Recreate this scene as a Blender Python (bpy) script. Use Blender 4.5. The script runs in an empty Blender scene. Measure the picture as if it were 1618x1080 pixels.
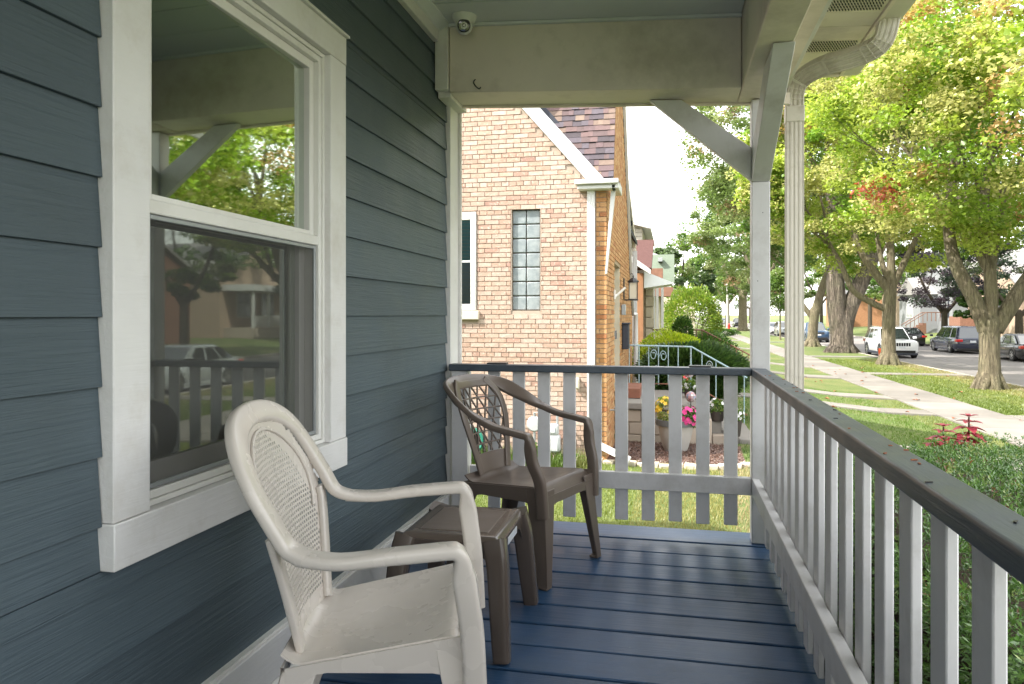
import bpy, math, random
import numpy as np
from mathutils import Vector, Matrix
random.seed(7); rng = np.random.default_rng(11)
S = bpy.context.scene
col = S.collection
R = math.radians

# ------------------------------------------------------------------ camera, world, sun, exposure
cam = bpy.data.cameras.new('camera'); co = bpy.data.objects.new('camera', cam); col.objects.link(co)
cam.sensor_fit = 'HORIZONTAL'; cam.sensor_width = 36; cam.lens = 1157 / 1618 * 36
cam.shift_y = -43.5 / 1618; cam.clip_start = 0.05; cam.clip_end = 3000
co.location = (0, 0, 1.18); co.rotation_euler = (R(90), 0, R(12.29))
S.camera = co
w = bpy.data.worlds.new("World"); S.world = w; w.use_nodes = True
SUN_EL = 47; SUN_DIR = Vector((-0.86, -0.50, 0)).normalized()        # towards the sun, horizontally
nt = w.node_tree; N = nt.nodes; bg = N['Background']
sky = N.new('ShaderNodeTexSky'); sky.sky_type = 'NISHITA'; sky.sun_disc = False
sky.sun_elevation = R(SUN_EL); sky.sun_rotation = math.atan2(SUN_DIR.x, SUN_DIR.y)
sky.air_density = 1.3; sky.dust_density = 3.0; sky.ozone_density = 1.0
tcw = N.new('ShaderNodeTexCoord'); mpw = N.new('ShaderNodeMapping'); mpw.inputs['Scale'].default_value = (1.6, 1.6, 4.2)
nzw = N.new('ShaderNodeTexNoise'); nzw.inputs['Scale'].default_value = 2.1; nzw.inputs['Detail'].default_value = 7; nzw.inputs['Roughness'].default_value = .55
crw = N.new('ShaderNodeValToRGB'); crw.color_ramp.elements[0].position = .36; crw.color_ramp.elements[1].position = .68
crw.color_ramp.elements[0].color = (.35, .35, .35, 1); crw.color_ramp.elements[1].color = (1, 1, 1, 1)
mxw = N.new('ShaderNodeMix'); mxw.data_type = 'RGBA'
nt.links.new(tcw.outputs['Generated'], mpw.inputs['Vector']); nt.links.new(mpw.outputs[0], nzw.inputs['Vector'])
nt.links.new(nzw.outputs['Fac'], crw.inputs[0]); nt.links.new(crw.outputs[0], mxw.inputs[0])
nt.links.new(sky.outputs[0], mxw.inputs[6]); mxw.inputs[7].default_value = (8.3, 8.15, 7.8, 1)
nt.links.new(mxw.outputs[2], bg.inputs['Color']); bg.inputs['Strength'].default_value = 0.15
sl = bpy.data.lights.new('sun', 'SUN'); sl.energy = 2.9; sl.angle = R(0.6); sl.color = (1, .95, .88)
so = bpy.data.objects.new('sun', sl); col.objects.link(so)
sd = Vector((SUN_DIR.x * math.cos(R(SUN_EL)), SUN_DIR.y * math.cos(R(SUN_EL)), math.sin(R(SUN_EL))))
so.rotation_euler = sd.to_track_quat('Z', 'Y').to_euler(); so.location = sd * 50
S.view_settings.view_transform = 'Standard'; S.view_settings.look = 'None'; S.view_settings.gamma = 1
S.view_settings.use_curve_mapping = False; S.view_settings.exposure = 1.75
S.render.engine = 'CYCLES'; S.cycles.use_denoising = True
S.cycles.max_bounces = 8; S.cycles.transparent_max_bounces = 16; S.cycles.caustics_reflective = False; S.cycles.caustics_refractive = False

# ------------------------------------------------------------------ materials
def mat(name, c, rough=.6, spec=.5, metal=0, coat=0):
    m = bpy.data.materials.new(name); m.use_nodes = True
    b = m.node_tree.nodes['Principled BSDF']
    b.inputs['Base Color'].default_value = (*c, 1); b.inputs['Roughness'].default_value = rough
    b.inputs['Specular IOR Level'].default_value = spec; b.inputs['Metallic'].default_value = metal
    b.inputs['Coat Weight'].default_value = coat; b.inputs['Coat Roughness'].default_value = .06
    return m
def nodes(m): return m.node_tree.nodes, m.node_tree.links, m.node_tree.nodes['Principled BSDF']
def coords(m, scale=(1, 1, 1), per_obj=False):
    n, l, b = nodes(m)
    tc = n.new('ShaderNodeTexCoord'); mp = n.new('ShaderNodeMapping'); mp.inputs['Scale'].default_value = scale
    l.new(tc.outputs['Object'], mp.inputs['Vector'])
    if per_obj:
        oi = n.new('ShaderNodeObjectInfo'); mu = n.new('ShaderNodeMath'); mu.operation = 'MULTIPLY'; mu.inputs[1].default_value = 37.
        cx = n.new('ShaderNodeCombineXYZ'); l.new(oi.outputs['Random'], mu.inputs[0])
        for i in range(3): l.new(mu.outputs[0], cx.inputs[i])
        l.new(cx.outputs[0], mp.inputs['Location'])
    return mp
def noise(m, mp, scale, detail=4, rough=.55, dist=0):
    n, l, b = nodes(m); t = n.new('ShaderNodeTexNoise'); t.inputs['Scale'].default_value = scale
    t.inputs['Detail'].default_value = detail; t.inputs['Roughness'].default_value = rough; t.inputs['Distortion'].default_value = dist
    l.new(mp.outputs[0], t.inputs['Vector']); return t.outputs['Fac']
def ramp(m, fac, stops):
    n, l, b = nodes(m); r = n.new('ShaderNodeValToRGB'); e = r.color_ramp.elements
    while len(e) < len(stops): e.new(.5)
    for i, (p, c) in enumerate(stops): e[i].position = p; e[i].color = (*c, 1) if len(c) == 3 else c
    l.new(fac, r.inputs[0]); return r.outputs[0]
def bump(m, fac, dist=.002, strength=.6, prev=None):
    n, l, b = nodes(m); t = n.new('ShaderNodeBump'); t.inputs['Strength'].default_value = strength; t.inputs['Distance'].default_value = dist
    l.new(fac, t.inputs['Height'])
    if prev: l.new(prev, t.inputs['Normal'])
    l.new(t.outputs[0], b.inputs['Normal']); return t.outputs[0]
def mixc(m, fac, a, c2, mode='MIX'):
    n, l, b = nodes(m); t = n.new('ShaderNodeMix'); t.data_type = 'RGBA'; t.blend_type = mode
    if hasattr(fac, 'links'): l.new(fac, t.inputs[0])
    else: t.inputs[0].default_value = fac
    for i, v in ((6, a), (7, c2)):
        if hasattr(v, 'links'): l.new(v, t.inputs[i])
        else: t.inputs[i].default_value = (*v, 1)
    return t.outputs[2]
def setc(m, o): n, l, b = nodes(m); l.new(o, b.inputs['Base Color'])
def sc(c, k): return tuple(min(1, x * k) for x in c)
def worn(name, c, rough=.6, var=.12, scale=3, grain=None, gd=.001, gs=.5, dirt=None, dirtamt=.5, dscale=2, speck=None, per_obj=True, coat=0):
    """painted or moulded surface: faint tone variation, optional grain relief, optional dirt patches, optional specks"""
    m = mat(name, c, rough, coat=coat); mp = coords(m, (1, 1, 1), per_obj)
    n, l, b = nodes(m)
    o = ramp(m, noise(m, mp, scale, 5, .6), [(.3, sc(c, 1 - var)), (.7, sc(c, 1 + var))])
    if dirt:
        f = ramp(m, noise(m, mp, dscale, 7, .68), [(.5, (0, 0, 0)), (.78, (dirtamt,) * 3)])
        o = mixc(m, f, o, dirt)
    if speck:
        f = ramp(m, noise(m, mp, 42, 3, .6), [(.775, (0, 0, 0)), (.79, (1, 1, 1))]); o = mixc(m, f, o, speck)
    setc(m, o)
    if grain:
        mg = coords(m, grain, per_obj); nb = bump(m, noise(m, mg, 1, 5, .6, .6), gd, gs)
        bump(m, noise(m, mp, 60, 3), .0004, .3, nb)
    else: bump(m, noise(m, mp, 45, 4), .0006, .35)
    rr = ramp(m, noise(m, mp, scale * 2, 3), [(.3, (rough * .85,) * 3), (.7, (min(1, rough * 1.15),) * 3)]); l.new(rr, b.inputs['Roughness'])
    return m
M = {}
M['siding'] = worn('slate siding paint', (.068, .095, .112), .55, .10, 2, (3, 3.2, 95), .004, 1.)
M['trim'] = worn('white trim paint', (.70, .69, .68), .5, .06, 3, (60, 5, 60), .0018, .9, (.42, .37, .30), .5, 4)
M['vinyl'] = worn('white vinyl', (.72, .71, .68), .35, .03, 3, dirt=(.4, .36, .3), dirtamt=.25, dscale=5)
M['rail_paint'] = worn('grey picket paint', (.66, .65, .655), .5, .06, 3, (22, 22, 3), .0016, .9, (.30, .27, .24), .5, 5)
M['rail_top'] = worn('charcoal rail paint', (.052, .070, .092), .40, .3, 4, (70, 4, 70), .0022, 1., (.10, .09, .08), .25, 8)
M['deck'] = worn('blue deck paint', (.024, .068, .150), .40, .22, 3, (2.2, 34, 20), .0022, .9, (.065, .085, .11), .6, 6, speck=(.20, .23, .26))
M['alum'] = worn('beige wrapped aluminium', (.78, .70, .625), .5, .07, 2, dirt=(.22, .17, .12), dirtamt=.6, dscale=1.7)
M['ceil'] = worn('ceiling panel paint', (.74, .76, .78), .55, .06, 2, dirt=(.25, .22, .18), dirtamt=.2)
M['spout'] = worn('ivory gutter metal', (.66, .62, .55), .42, .07, 4, dirt=(.19, .13, .08), dirtamt=.6, dscale=5)
M['spoutw'] = worn('white gutter metal', (.62, .62, .61), .4, .03, 4)
M['beige'] = worn('beige resin', (.61, .56, .51), .27, .025, 4)
M['taupe'] = worn('taupe resin', (.125, .096, .078), .36, .07, 5, dirt=(.22, .18, .15), dirtamt=.25)
M['taupeg'] = worn('glossy taupe resin', (.105, .082, .068), .2, .07, 5, dirt=(.2, .17, .14), dirtamt=.2)
M['black'] = mat('black metal', (.02, .02, .022), .4)
M['dark'] = mat('dark recess', (.015, .015, .015), .8)
M['lens'] = mat('dark lens', (.01, .01, .012), .08, coat=1)
M['camw'] = mat('white camera shell', (.75, .75, .73), .3)
def bark_mat(name, a, b_, sc_, bd):
    m = mat(name, a, .95); n, l, b = nodes(m); mp = coords(m, (sc_, sc_, sc_ * .16)); v = n.new('ShaderNodeTexVoronoi'); v.feature = 'F1'; v.inputs['Scale'].default_value = 1
    nz = noise(m, mp, 1.5, 6, .7, 1.2); l.new(mp.outputs[0], v.inputs['Vector']); mu = n.new('ShaderNodeMath'); mu.operation = 'MULTIPLY'; l.new(v.outputs['Distance'], mu.inputs[0]); l.new(nz, mu.inputs[1])
    o = ramp(m, nz, [(.34, b_), (.62, a)]); mp2 = coords(m, (1, 1, 1)); o = mixc(m, ramp(m, noise(m, mp2, 1.1, 5, .6), [(.45, (0, 0, 0)), (.7, (.7,) * 3)]), o, (a[0] * .75, a[1] * .85, a[2] * .7)); setc(m, o)
    bump(m, nz, bd, 1.0, bump(m, mu.outputs[0], bd * 1.5, 1.0)); return m
M['bark'] = bark_mat('maple bark', (.275, .235, .155), (.12, .098, .064), 11, .05)
M['bark2'] = bark_mat('old silver maple bark', (.32, .265, .215), (.11, .088, .066), 7, .14)
M['barkd'] = bark_mat('dark bark', (.10, .08, .055), (.04, .03, .022), 12, .03)
M['conc'] = worn('concrete walk', (.225, .207, .185), .9, .16, 1.1, dirt=(.19, .165, .14), dirtamt=.6, dscale=1.2)
M['kerb'] = worn('kerb concrete', (.38, .35, .30), .9, .12, 1.5, dirt=(.2, .18, .15), dirtamt=.6, dscale=1.2)
M['block'] = worn('stoop concrete', (.40, .335, .27), .9, .12, 3, dirt=(.2, .17, .13), dirtamt=.5, dscale=3)
M['mortar'] = worn('lime mortar', (.38, .31, .25), .95, .12, 6)
M['mortard'] = worn('tan mortar', (.34, .26, .17), .95, .12, 6)
M['stone'] = worn('limestone', (.56, .50, .40), .85, .15, 4, dirt=(.3, .26, .2), dirtamt=.5, dscale=4)
M['mulch'] = worn('brown mulch', (.13, .075, .055), .95, .35, 25, dirt=(.06, .035, .025), dirtamt=.8, dscale=30)
M['rust'] = worn('rusty iron', (.22, .10, .06), .8, .3, 8)
M['ironb'] = worn('pale blue iron paint', (.34, .47, .52), .55, .1, 8, dirt=(.24, .12, .07), dirtamt=.8, dscale=6)
M['ironbr'] = worn('brown iron paint', (.16, .08, .05), .6, .2, 8)
M['redstep'] = worn('red brown step block', (.23, .09, .055), .8, .2, 8)
M['potgrey'] = worn('grey fibre planter', (.40, .385, .36), .6, .08, 5, (20, 20, 60), .001, .4)
M['potrim'] = mat('dark planter rim', (.12, .13, .14), .5)
M['potdark'] = worn('dark barrel planter', (.05, .04, .035), .7, .3, 10)
M['meter'] = worn('grey meter casting', (.47, .49, .50), .5, .08, 8)
M['pipe'] = mat('galvanised pipe', (.35, .37, .38), .5, metal=.5)
M['ivory'] = mat('ivory plastic', (.62, .58, .47), .5)
M['blue_paint'] = mat('dull blue car paint', (.03, .07, .14), .3, coat=1)
M['hose'] = mat('green hose', (.02, .22, .15), .5)
M['rubber'] = mat('tyre rubber', (.02, .02, .02), .8)
M['rim'] = mat('alloy rim', (.55, .56, .57), .3, metal=.8)
M['chrome'] = mat('bright trim', (.6, .6, .6), .2, metal=.9)
M['wht_paint'] = mat('white car paint', (.75, .76, .77), .3, coat=1)
M['slv_paint'] = mat('silver car paint', (.50, .53, .55), .3, metal=.3, coat=1)
M['navy_paint'] = mat('navy car paint', (.012, .018, .045), .25, coat=1)
M['blk_paint'] = mat('black car paint', (.012, .012, .014), .25, coat=1)
M['tail'] = mat('red lamp lens', (.55, .02, .02), .15, coat=1)
M['head'] = mat('clear lamp lens', (.22, .24, .25), .1, coat=1)
M['plate'] = mat('number plate', (.6, .62, .66), .4)
M['carglass'] = mat('dark car glass', (.018, .024, .024), .04, spec=1, coat=1)
M['red'] = mat('hydrant red', (.60, .03, .02), .5)
M['orange'] = mat('orange plastic', (.8, .12, .03), .5)
M['pole'] = worn('pale pole', (.42, .40, .37), .8, .1, 3)
M['curtain'] = worn('brown curtain', (.10, .05, .03), .9, .2, 3)
M['room'] = mat('dim room', (.34, .40, .33), .9)
M['blind'] = mat('window blind', (.27, .28, .28), .6)
M['gwhite'] = worn('white clapboard', (.24, .25, .26), .6, .04, 2, (2, 2, 30), .01, .6)
M['gcream'] = worn('cream siding', (.44, .42, .36), .6, .04, 2, (2, 2, 28), .01, .6)
M['brickred'] = worn('red brick far wall', (.22, .11, .075), .9, .2, 6)
M['bricktan'] = worn('tan brick far wall', (.40, .30, .22), .9, .15, 6)
M['brickor'] = worn('orange brick far wall', (.34, .17, .085), .9, .15, 6)
M['stonew'] = worn('ashlar limestone far wall', (.50, .44, .34), .9, .14, 4)
M['awn'] = mat('white awning metal', (.72, .74, .76), .4)
M['wdark'] = mat('far window glass', (.06, .075, .08), .1, coat=1)
M['roofg'] = worn('grey roof', (.26, .25, .24), .9, .15, 8)
M['shut'] = mat('dark shutter', (.03, .035, .05), .6)
M['asph'] = worn('asphalt', (.20, .185, .172), .93, .12, .6, dirt=(.09, .085, .08), dirtamt=.6, dscale=.5, per_obj=False)
M['twig'] = mat('hedge twig', (.07, .045, .03), .9)
M['deadleaf'] = worn('dead leaf', (.30, .11, .05), .8, .3, 30)

def island_mat(name, stops, rough=.9, obj_rand=False, bd=.002, fine=80, spot=None):
    """every joined piece (mesh island) or every separate piece (object) gets its own tone"""
    m = mat(name, stops[0][1], rough); n, l, b = nodes(m)
    if obj_rand: r = n.new('ShaderNodeObjectInfo').outputs['Random']
    else: r = n.new('ShaderNodeNewGeometry').outputs['Random Per Island']
    o = ramp(m, r, stops)
    for x in n:
        if x.type == 'VALTORGB': x.color_ramp.interpolation = 'CONSTANT' if len(stops) > 5 else 'LINEAR'
    tc = n.new('ShaderNodeTexCoord'); mp = n.new('ShaderNodeMapping'); l.new(tc.outputs['Object'], mp.inputs['Vector'])
    cx = n.new('ShaderNodeCombineXYZ'); mu = n.new('ShaderNodeMath'); mu.operation = 'MULTIPLY'; mu.inputs[1].default_value = 91.
    l.new(r, mu.inputs[0]); [l.new(mu.outputs[0], cx.inputs[i]) for i in range(3)]; l.new(cx.outputs[0], mp.inputs['Location'])
    v = noise(m, mp, 14, 5, .65)
    o = mixc(m, .75, o, ramp(m, v, [(.25, (.62, .60, .58)), (.75, (1.0, 1.0, 1.0))]), 'MULTIPLY')
    if spot:
        o = mixc(m, ramp(m, noise(m, mp, 30, 4, .7), [(.56, (0, 0, 0)), (.64, (.75,) * 3)]), o, spot)
    setc(m, o); bump(m, noise(m, mp, fine, 4), bd, .7); return m
BR = [(0, (.47, .355, .27)), (.14, (.52, .415, .335)), (.28, (.44, .305, .215)), (.42, (.49, .375, .285)), (.55, (.55, .46, .385)),
      (.66, (.43, .285, .205)), (.77, (.48, .345, .245)), (.87, (.36, .20, .145)), (.93, (.54, .44, .36)), (.975, (.30, .145, .11))]
_mn = (.50, .355, .295); BR = [(p, tuple(.55 * c[k] + .45 * _mn[k] for k in range(3))) for p, c in BR]
M['brick'] = island_mat('common brick single', BR, obj_rand=True, spot=(.56, .46, .38))
M['brickj'] = island_mat('common brick joined', BR, spot=(.56, .46, .38))
FB = [(0, (.50, .27, .115)), (.2, (.55, .31, .14)), (.4, (.46, .235, .095)), (.6, (.58, .35, .17)), (.8, (.50, .25, .10)), (.93, (.40, .17, .07))]
M['fbrick'] = island_mat('orange face brick', FB)
SH = [(0, (.125, .085, .085)), (.18, (.15, .10, .105)), (.34, (.075, .067, .085)), (.46, (.23, .165, .125)), (.58, (.11, .10, .125)), (.72, (.18, .115, .11)), (.84, (.055, .05, .062)), (.92, (.27, .20, .15))]
_mn = (.13, .098, .098); SH = [(p, tuple(.72 * c[k] + .28 * _mn[k] for k in range(3))) for p, c in SH]
M['shingle'] = island_mat('mixed shingle', SH, obj_rand=True, bd=.003, fine=160)
M['shingr'] = island_mat('red shingle', [(0, (.115, .055, .045)), (.3, (.15, .07, .055)), (.6, (.10, .045, .04)), (.85, (.14, .08, .065))], bd=.01, fine=20)
M['shingg'] = island_mat('green shingle', [(0, (.13, .17, .125)), (.5, (.16, .20, .15)), (1, (.115, .15, .115))], bd=.01, fine=20)

def glass_mat(name, tint, refl=1.0):
    m = bpy.data.materials.new(name); m.use_nodes = True; n = m.node_tree.nodes; l = m.node_tree.links; n.clear()
    out = n.new('ShaderNodeOutputMaterial'); mx = n.new('ShaderNodeMixShader'); tr = n.new('ShaderNodeBsdfTransparent'); gl = n.new('ShaderNodeBsdfGlossy')
    gl.inputs['Roughness'].default_value = .022; tr.inputs['Color'].default_value = (*tint, 1); gl.inputs['Color'].default_value = (.86, .95, .86, 1)
    fr = n.new('ShaderNodeFresnel'); fr.inputs['IOR'].default_value = 1.62; mu = n.new('ShaderNodeMath'); mu.operation = 'MULTIPLY'; mu.inputs[1].default_value = refl; mu.use_clamp = True
    l.new(fr.outputs[0], mu.inputs[0]); l.new(mu.outputs[0], mx.inputs[0]); l.new(tr.outputs[0], mx.inputs[1]); l.new(gl.outputs[0], mx.inputs[2]); l.new(mx.outputs[0], out.inputs[0])
    return m
M['glass'] = glass_mat('window pane', (.60, .68, .60), 6.0)
def screen_mat():
    m = bpy.data.materials.new('insect screen'); m.use_nodes = True; n = m.node_tree.nodes; l = m.node_tree.links; n.clear()
    out = n.new('ShaderNodeOutputMaterial'); mx = n.new('ShaderNodeMixShader'); tr = n.new('ShaderNodeBsdfTransparent'); df = n.new('ShaderNodeBsdfDiffuse')
    df.inputs['Color'].default_value = (.085, .085, .08, 1); mx.inputs[0].default_value = .55
    l.new(tr.outputs[0], mx.inputs[1]); l.new(df.outputs[0], mx.inputs[2]); l.new(mx.outputs[0], out.inputs[0]); return m
M['screen'] = screen_mat()
def gblock_mat():
    m = mat('glass block', (.2, .23, .24), .22); mp = coords(m); setc(m, ramp(m, noise(m, mp, 9, 4), [(.3, (.21, .245, .26)), (.7, (.34, .375, .38))])); bump(m, noise(m, mp, 40, 2), .004, .5); return m
M['gblock'] = gblock_mat()
def leaf_mat(name, k=1.0, gloss=.12, trans=.45):
    m = bpy.data.materials.new(name); m.use_nodes = True; n = m.node_tree.nodes; l = m.node_tree.links; n.clear()
    out = n.new('ShaderNodeOutputMaterial'); at = n.new('ShaderNodeAttribute'); at.attribute_name = 'tint'
    df = n.new('ShaderNodeBsdfDiffuse'); tr = n.new('ShaderNodeBsdfTranslucent'); gl = n.new('ShaderNodeBsdfGlossy'); gl.inputs['Roughness'].default_value = .38
    a = n.new('ShaderNodeMixShader'); a.inputs[0].default_value = trans; b = n.new('ShaderNodeMixShader'); b.inputs[0].default_value = gloss * .4
    hs = n.new('ShaderNodeHueSaturation'); hs.inputs['Saturation'].default_value = 1.1; hs.inputs['Value'].default_value = 1.35
    l.new(at.outputs['Color'], df.inputs['Color']); l.new(at.outputs['Color'], hs.inputs['Color']); l.new(hs.outputs[0], tr.inputs['Color'])
    l.new(df.outputs[0], a.inputs[1]); l.new(tr.outputs[0], a.inputs[2]); l.new(a.outputs[0], b.inputs[1]); l.new(gl.outputs[0], b.inputs[2]); l.new(b.outputs[0], out.inputs[0])
    return m
M['leaf'] = leaf_mat('leaves'); M['needle'] = leaf_mat('needles', trans=.2, gloss=.3); M['grassb'] = leaf_mat('grass blades', trans=.35, gloss=.05)
def tone_by_piece(m, lo=.82, hi=1.12):
    n, l, b = nodes(m); src = b.inputs['Base Color'].links[0].from_socket; oi = n.new('ShaderNodeObjectInfo')
    setc(m, mixc(m, 1.0, src, ramp(m, oi.outputs['Random'], [(0, (lo,) * 3), (1, (hi,) * 3)]), 'MULTIPLY'))
for k_ in ('conc', 'deck', 'block', 'stone'): tone_by_piece(M[k_])
tone_by_piece(M['siding'], .88, 1.08)
nodes(M['deck'])[2].inputs['Specular IOR Level'].default_value = .38
def grass_mat():
    m = mat('lawn turf', (.11, .15, .04), .95); mp = coords(m); n, l, b = nodes(m)
    o = ramp(m, noise(m, mp, .55, 6, .65), [(.30, (.085, .135, .032)), (.50, (.13, .175, .045)), (.66, (.20, .205, .075)), (.8, (.27, .235, .12))])
    o = mixc(m, .8, o, ramp(m, noise(m, mp, 16, 6, .75), [(.25, (.50, .52, .48)), (.75, (1.25, 1.22, 1.15))]), 'MULTIPLY')
    setc(m, o); bump(m, noise(m, mp, 24, 5, .7), .035, 1); return m
M['grass'] = grass_mat()

# ------------------------------------------------------------------ builders
def tag(o, label=None, cat=None, group=None, kind=None):
    if label: o['label'] = label
    if cat: o['category'] = cat
    if group: o['group'] = group
    if kind: o['kind'] = kind
    return o
def absloc(o):
    v = Vector((0, 0, 0))
    while o: v += o.location; o = o.parent
    return v
def thing(name, loc=(0, 0, 0), label=None, cat=None, group=None, rz=0, kind=None):
    o = bpy.data.objects.new(name, None); col.objects.link(o); o.location = loc; o.rotation_euler = (0, 0, rz); o.empty_display_size = .1
    return tag(o, label, cat, group, kind)
def link(name, me, parent=None, loc=None, m=None):
    o = bpy.data.objects.new(name, me); col.objects.link(o); o.parent = parent
    if loc is not None: o.location = loc
    return o
class MB:
    def __init__(s): s.v = []; s.f = []
    def add(s, vs, fs, mx=None):
        k = len(s.v)
        s.v += [tuple(mx @ Vector(p)) for p in vs] if mx is not None else [tuple(p) for p in vs]
        s.f += [tuple(i + k for i in f) for f in fs]; return s
    def box(s, x0, y0, z0, x1, y1, z1, mx=None):
        if x0 > x1: x0, x1 = x1, x0
        if y0 > y1: y0, y1 = y1, y0
        if z0 > z1: z0, z1 = z1, z0
        return s.add([(x0, y0, z0), (x1, y0, z0), (x1, y1, z0), (x0, y1, z0), (x0, y0, z1), (x1, y0, z1), (x1, y1, z1), (x0, y1, z1)],
                     [(0, 3, 2, 1), (4, 5, 6, 7), (0, 1, 5, 4), (1, 2, 6, 5), (2, 3, 7, 6), (3, 0, 4, 7)], mx)
    def hexa(s, a, b):      # two quads (lists of 4 points)
        return s.add(list(a) + list(b), [(0, 3, 2, 1), (4, 5, 6, 7), (0, 1, 5, 4), (1, 2, 6, 5), (2, 3, 7, 6), (3, 0, 4, 7)])
    def prism(s, poly, axis, a, b, mx=None):   # 2D poly extruded along an axis
        n = len(poly)
        def P(p, t): return {'x': (t, p[0], p[1]), 'y': (p[0], t, p[1]), 'z': (p[0], p[1], t)}[axis]
        return s.add([P(p, a) for p in poly] + [P(p, b) for p in poly],
                     [tuple(range(n))[::-1], tuple(range(n, 2 * n))] + [(i, (i + 1) % n, n + (i + 1) % n, n + i) for i in range(n)], mx)
    def tube(s, pts, r, seg=8, caps=True, mx=None):
        pts = [Vector(p) for p in pts]; rs = r if hasattr(r, '__len__') else [r] * len(pts)
        d0 = (pts[1] - pts[0]).normalized(); up = Vector((0, 0, 1)) if abs(d0.z) < .9 else Vector((1, 0, 0)); n = d0.cross(up).normalized()
        vs = []; fs = []
        for i, p in enumerate(pts):
            d = (pts[min(i + 1, len(pts) - 1)] - pts[max(i - 1, 0)]).normalized()
            n = (n - d * n.dot(d)).normalized(); bb = d.cross(n)
            for k in range(seg):
                a = 2 * math.pi * k / seg; vs.append(p + (n * math.cos(a) + bb * math.sin(a)) * rs[i])
        for i in range(len(pts) - 1):
            for k in range(seg):
                a = i * seg + k; b = i * seg + (k + 1) % seg; fs.append((a, b, b + seg, a + seg))
        if caps: fs += [tuple(range(seg))[::-1], tuple(range((len(pts) - 1) * seg, len(pts) * seg))]
        return s.add(vs, fs, mx)
    def sweep(s, pts, prof, ups, mx=None):
        """closed 2D profile [(side, up)] (or list of profiles) along pts with given up vectors"""
        pts = [Vector(p) for p in pts]; n = len(prof[0]) if hasattr(prof[0][0], '__len__') else len(prof); vs = []; fs = []
        for i, p in enumerate(pts):
            d = (pts[min(i + 1, len(pts) - 1)] - pts[max(i - 1, 0)]).normalized(); u = Vector(ups[i] if hasattr(ups[0], '__len__') else ups)
            u = (u - d * u.dot(d)).normalized(); sd = d.cross(u); pr = prof[i] if hasattr(prof[0][0], '__len__') else prof
            vs += [p + sd * a + u * b for a, b in pr]
        for i in range(len(pts) - 1):
            for k in range(n):
                a = i * n + k; b = i * n + (k + 1) % n; fs.append((a, b, b + n, a + n))
        fs += [tuple(range(n))[::-1], tuple(range((len(pts) - 1) * n, len(pts) * n))]
        return s.add(vs, fs, mx)
    def lathe(s, prof, seg=20, c=(0, 0, 0), mx=None):
        vs = []; fs = []; n = len(prof)
        for k in range(seg):
            a = 2 * math.pi * k / seg; vs += [(c[0] + r * math.cos(a), c[1] + r * math.sin(a), c[2] + z) for r, z in prof]
        for k in range(seg):
            for i in range(n - 1):
                a = k * n + i; b = ((k + 1) % seg) * n + i; fs.append((a, b, b + 1, a + 1))
        return s.add(vs, fs, mx)
    def grid(s, fn, nu, nv, th=0, mx=None):     # surface fn(u,v), optional thickness downwards along normal
        P = [[Vector(fn(i / nu, j / nv)) for j in range(nv + 1)] for i in range(nu + 1)]
        vs = [P[i][j] for i in range(nu + 1) for j in range(nv + 1)]; W = nv + 1
        fs = [(i * W + j, (i + 1) * W + j, (i + 1) * W + j + 1, i * W + j + 1) for i in range(nu) for j in range(nv)]
        if th:
            k = len(vs); nn = []
            for i in range(nu + 1):
                for j in range(nv + 1):
                    a = P[min(i + 1, nu)][j] - P[max(i - 1, 0)][j]; b = P[i][min(j + 1, nv)] - P[i][max(j - 1, 0)]
                    n_ = a.cross(b); n_ = n_.normalized() if n_.length > 1e-9 else Vector((0, 0, 1)); nn.append(P[i][j] - n_ * th)
            vs += nn; fs += [tuple(k + x for x in f[::-1]) for f in fs[:nu * nv]]
            rim = [i * W for i in range(nu + 1)] + [nu * W + j for j in range(1, W)] + [i * W + nv for i in range(nu - 1, -1, -1)] + [j for j in range(nv - 1, 0, -1)]
            fs += [(rim[(i + 1) % len(rim)], rim[i], k + rim[i], k + rim[(i + 1) % len(rim)]) for i in range(len(rim))]
        return s.add(vs, fs, mx)
    def mesh(s, name, m, smooth=False, off=None):
        me = bpy.data.meshes.new(name)
        me.from_pydata([Vector(p) - off for p in s.v] if off is not None else s.v, [], s.f)
        if m: me.materials.append(M[m] if isinstance(m, str) else m)
        if smooth:
            me.polygons.foreach_set('use_smooth', [True] * len(me.polygons)); me.set_sharp_from_angle(angle=R(smooth if smooth > 1 else 40))
        return me
    def build(s, name, m, parent=None, smooth=False, bevel=0, local=False, seg=2, **tg):
        off = None if (local or not parent) else absloc(parent)
        o = link(name, s.mesh(name, m, smooth, off), parent)
        if bevel:
            b = o.modifiers.new('bevel', 'BEVEL'); b.width = bevel; b.segments = seg; b.limit_method = 'ANGLE'; b.angle_limit = R(40)
            if not smooth:
                o.data.polygons.foreach_set('use_smooth', [True] * len(o.data.polygons)); o.data.set_sharp_from_angle(angle=R(40))
        return tag(o, **tg) if tg else o
def bx(*a): return MB().box(*a)
def copy_tree(o, parent=None):
    c = o.copy(); col.objects.link(c); c.parent = parent
    for ch in list(o.children): copy_tree(ch, c)
    return c
def cat_spline(pts, n=8):
    P = [Vector(p) for p in pts]; out = []
    for i in range(len(P) - 1):
        p0 = P[max(i - 1, 0)]; p1 = P[i]; p2 = P[i + 1]; p3 = P[min(i + 2, len(P) - 1)]
        for k in range(n):
            t = k / n; out.append(.5 * ((2 * p1) + (p2 - p0) * t + (2 * p0 - 5 * p1 + 4 * p2 - p3) * t * t + (3 * p1 - p0 - 3 * p2 + p3) * t ** 3))
    out.append(P[-1]); return out
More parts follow.
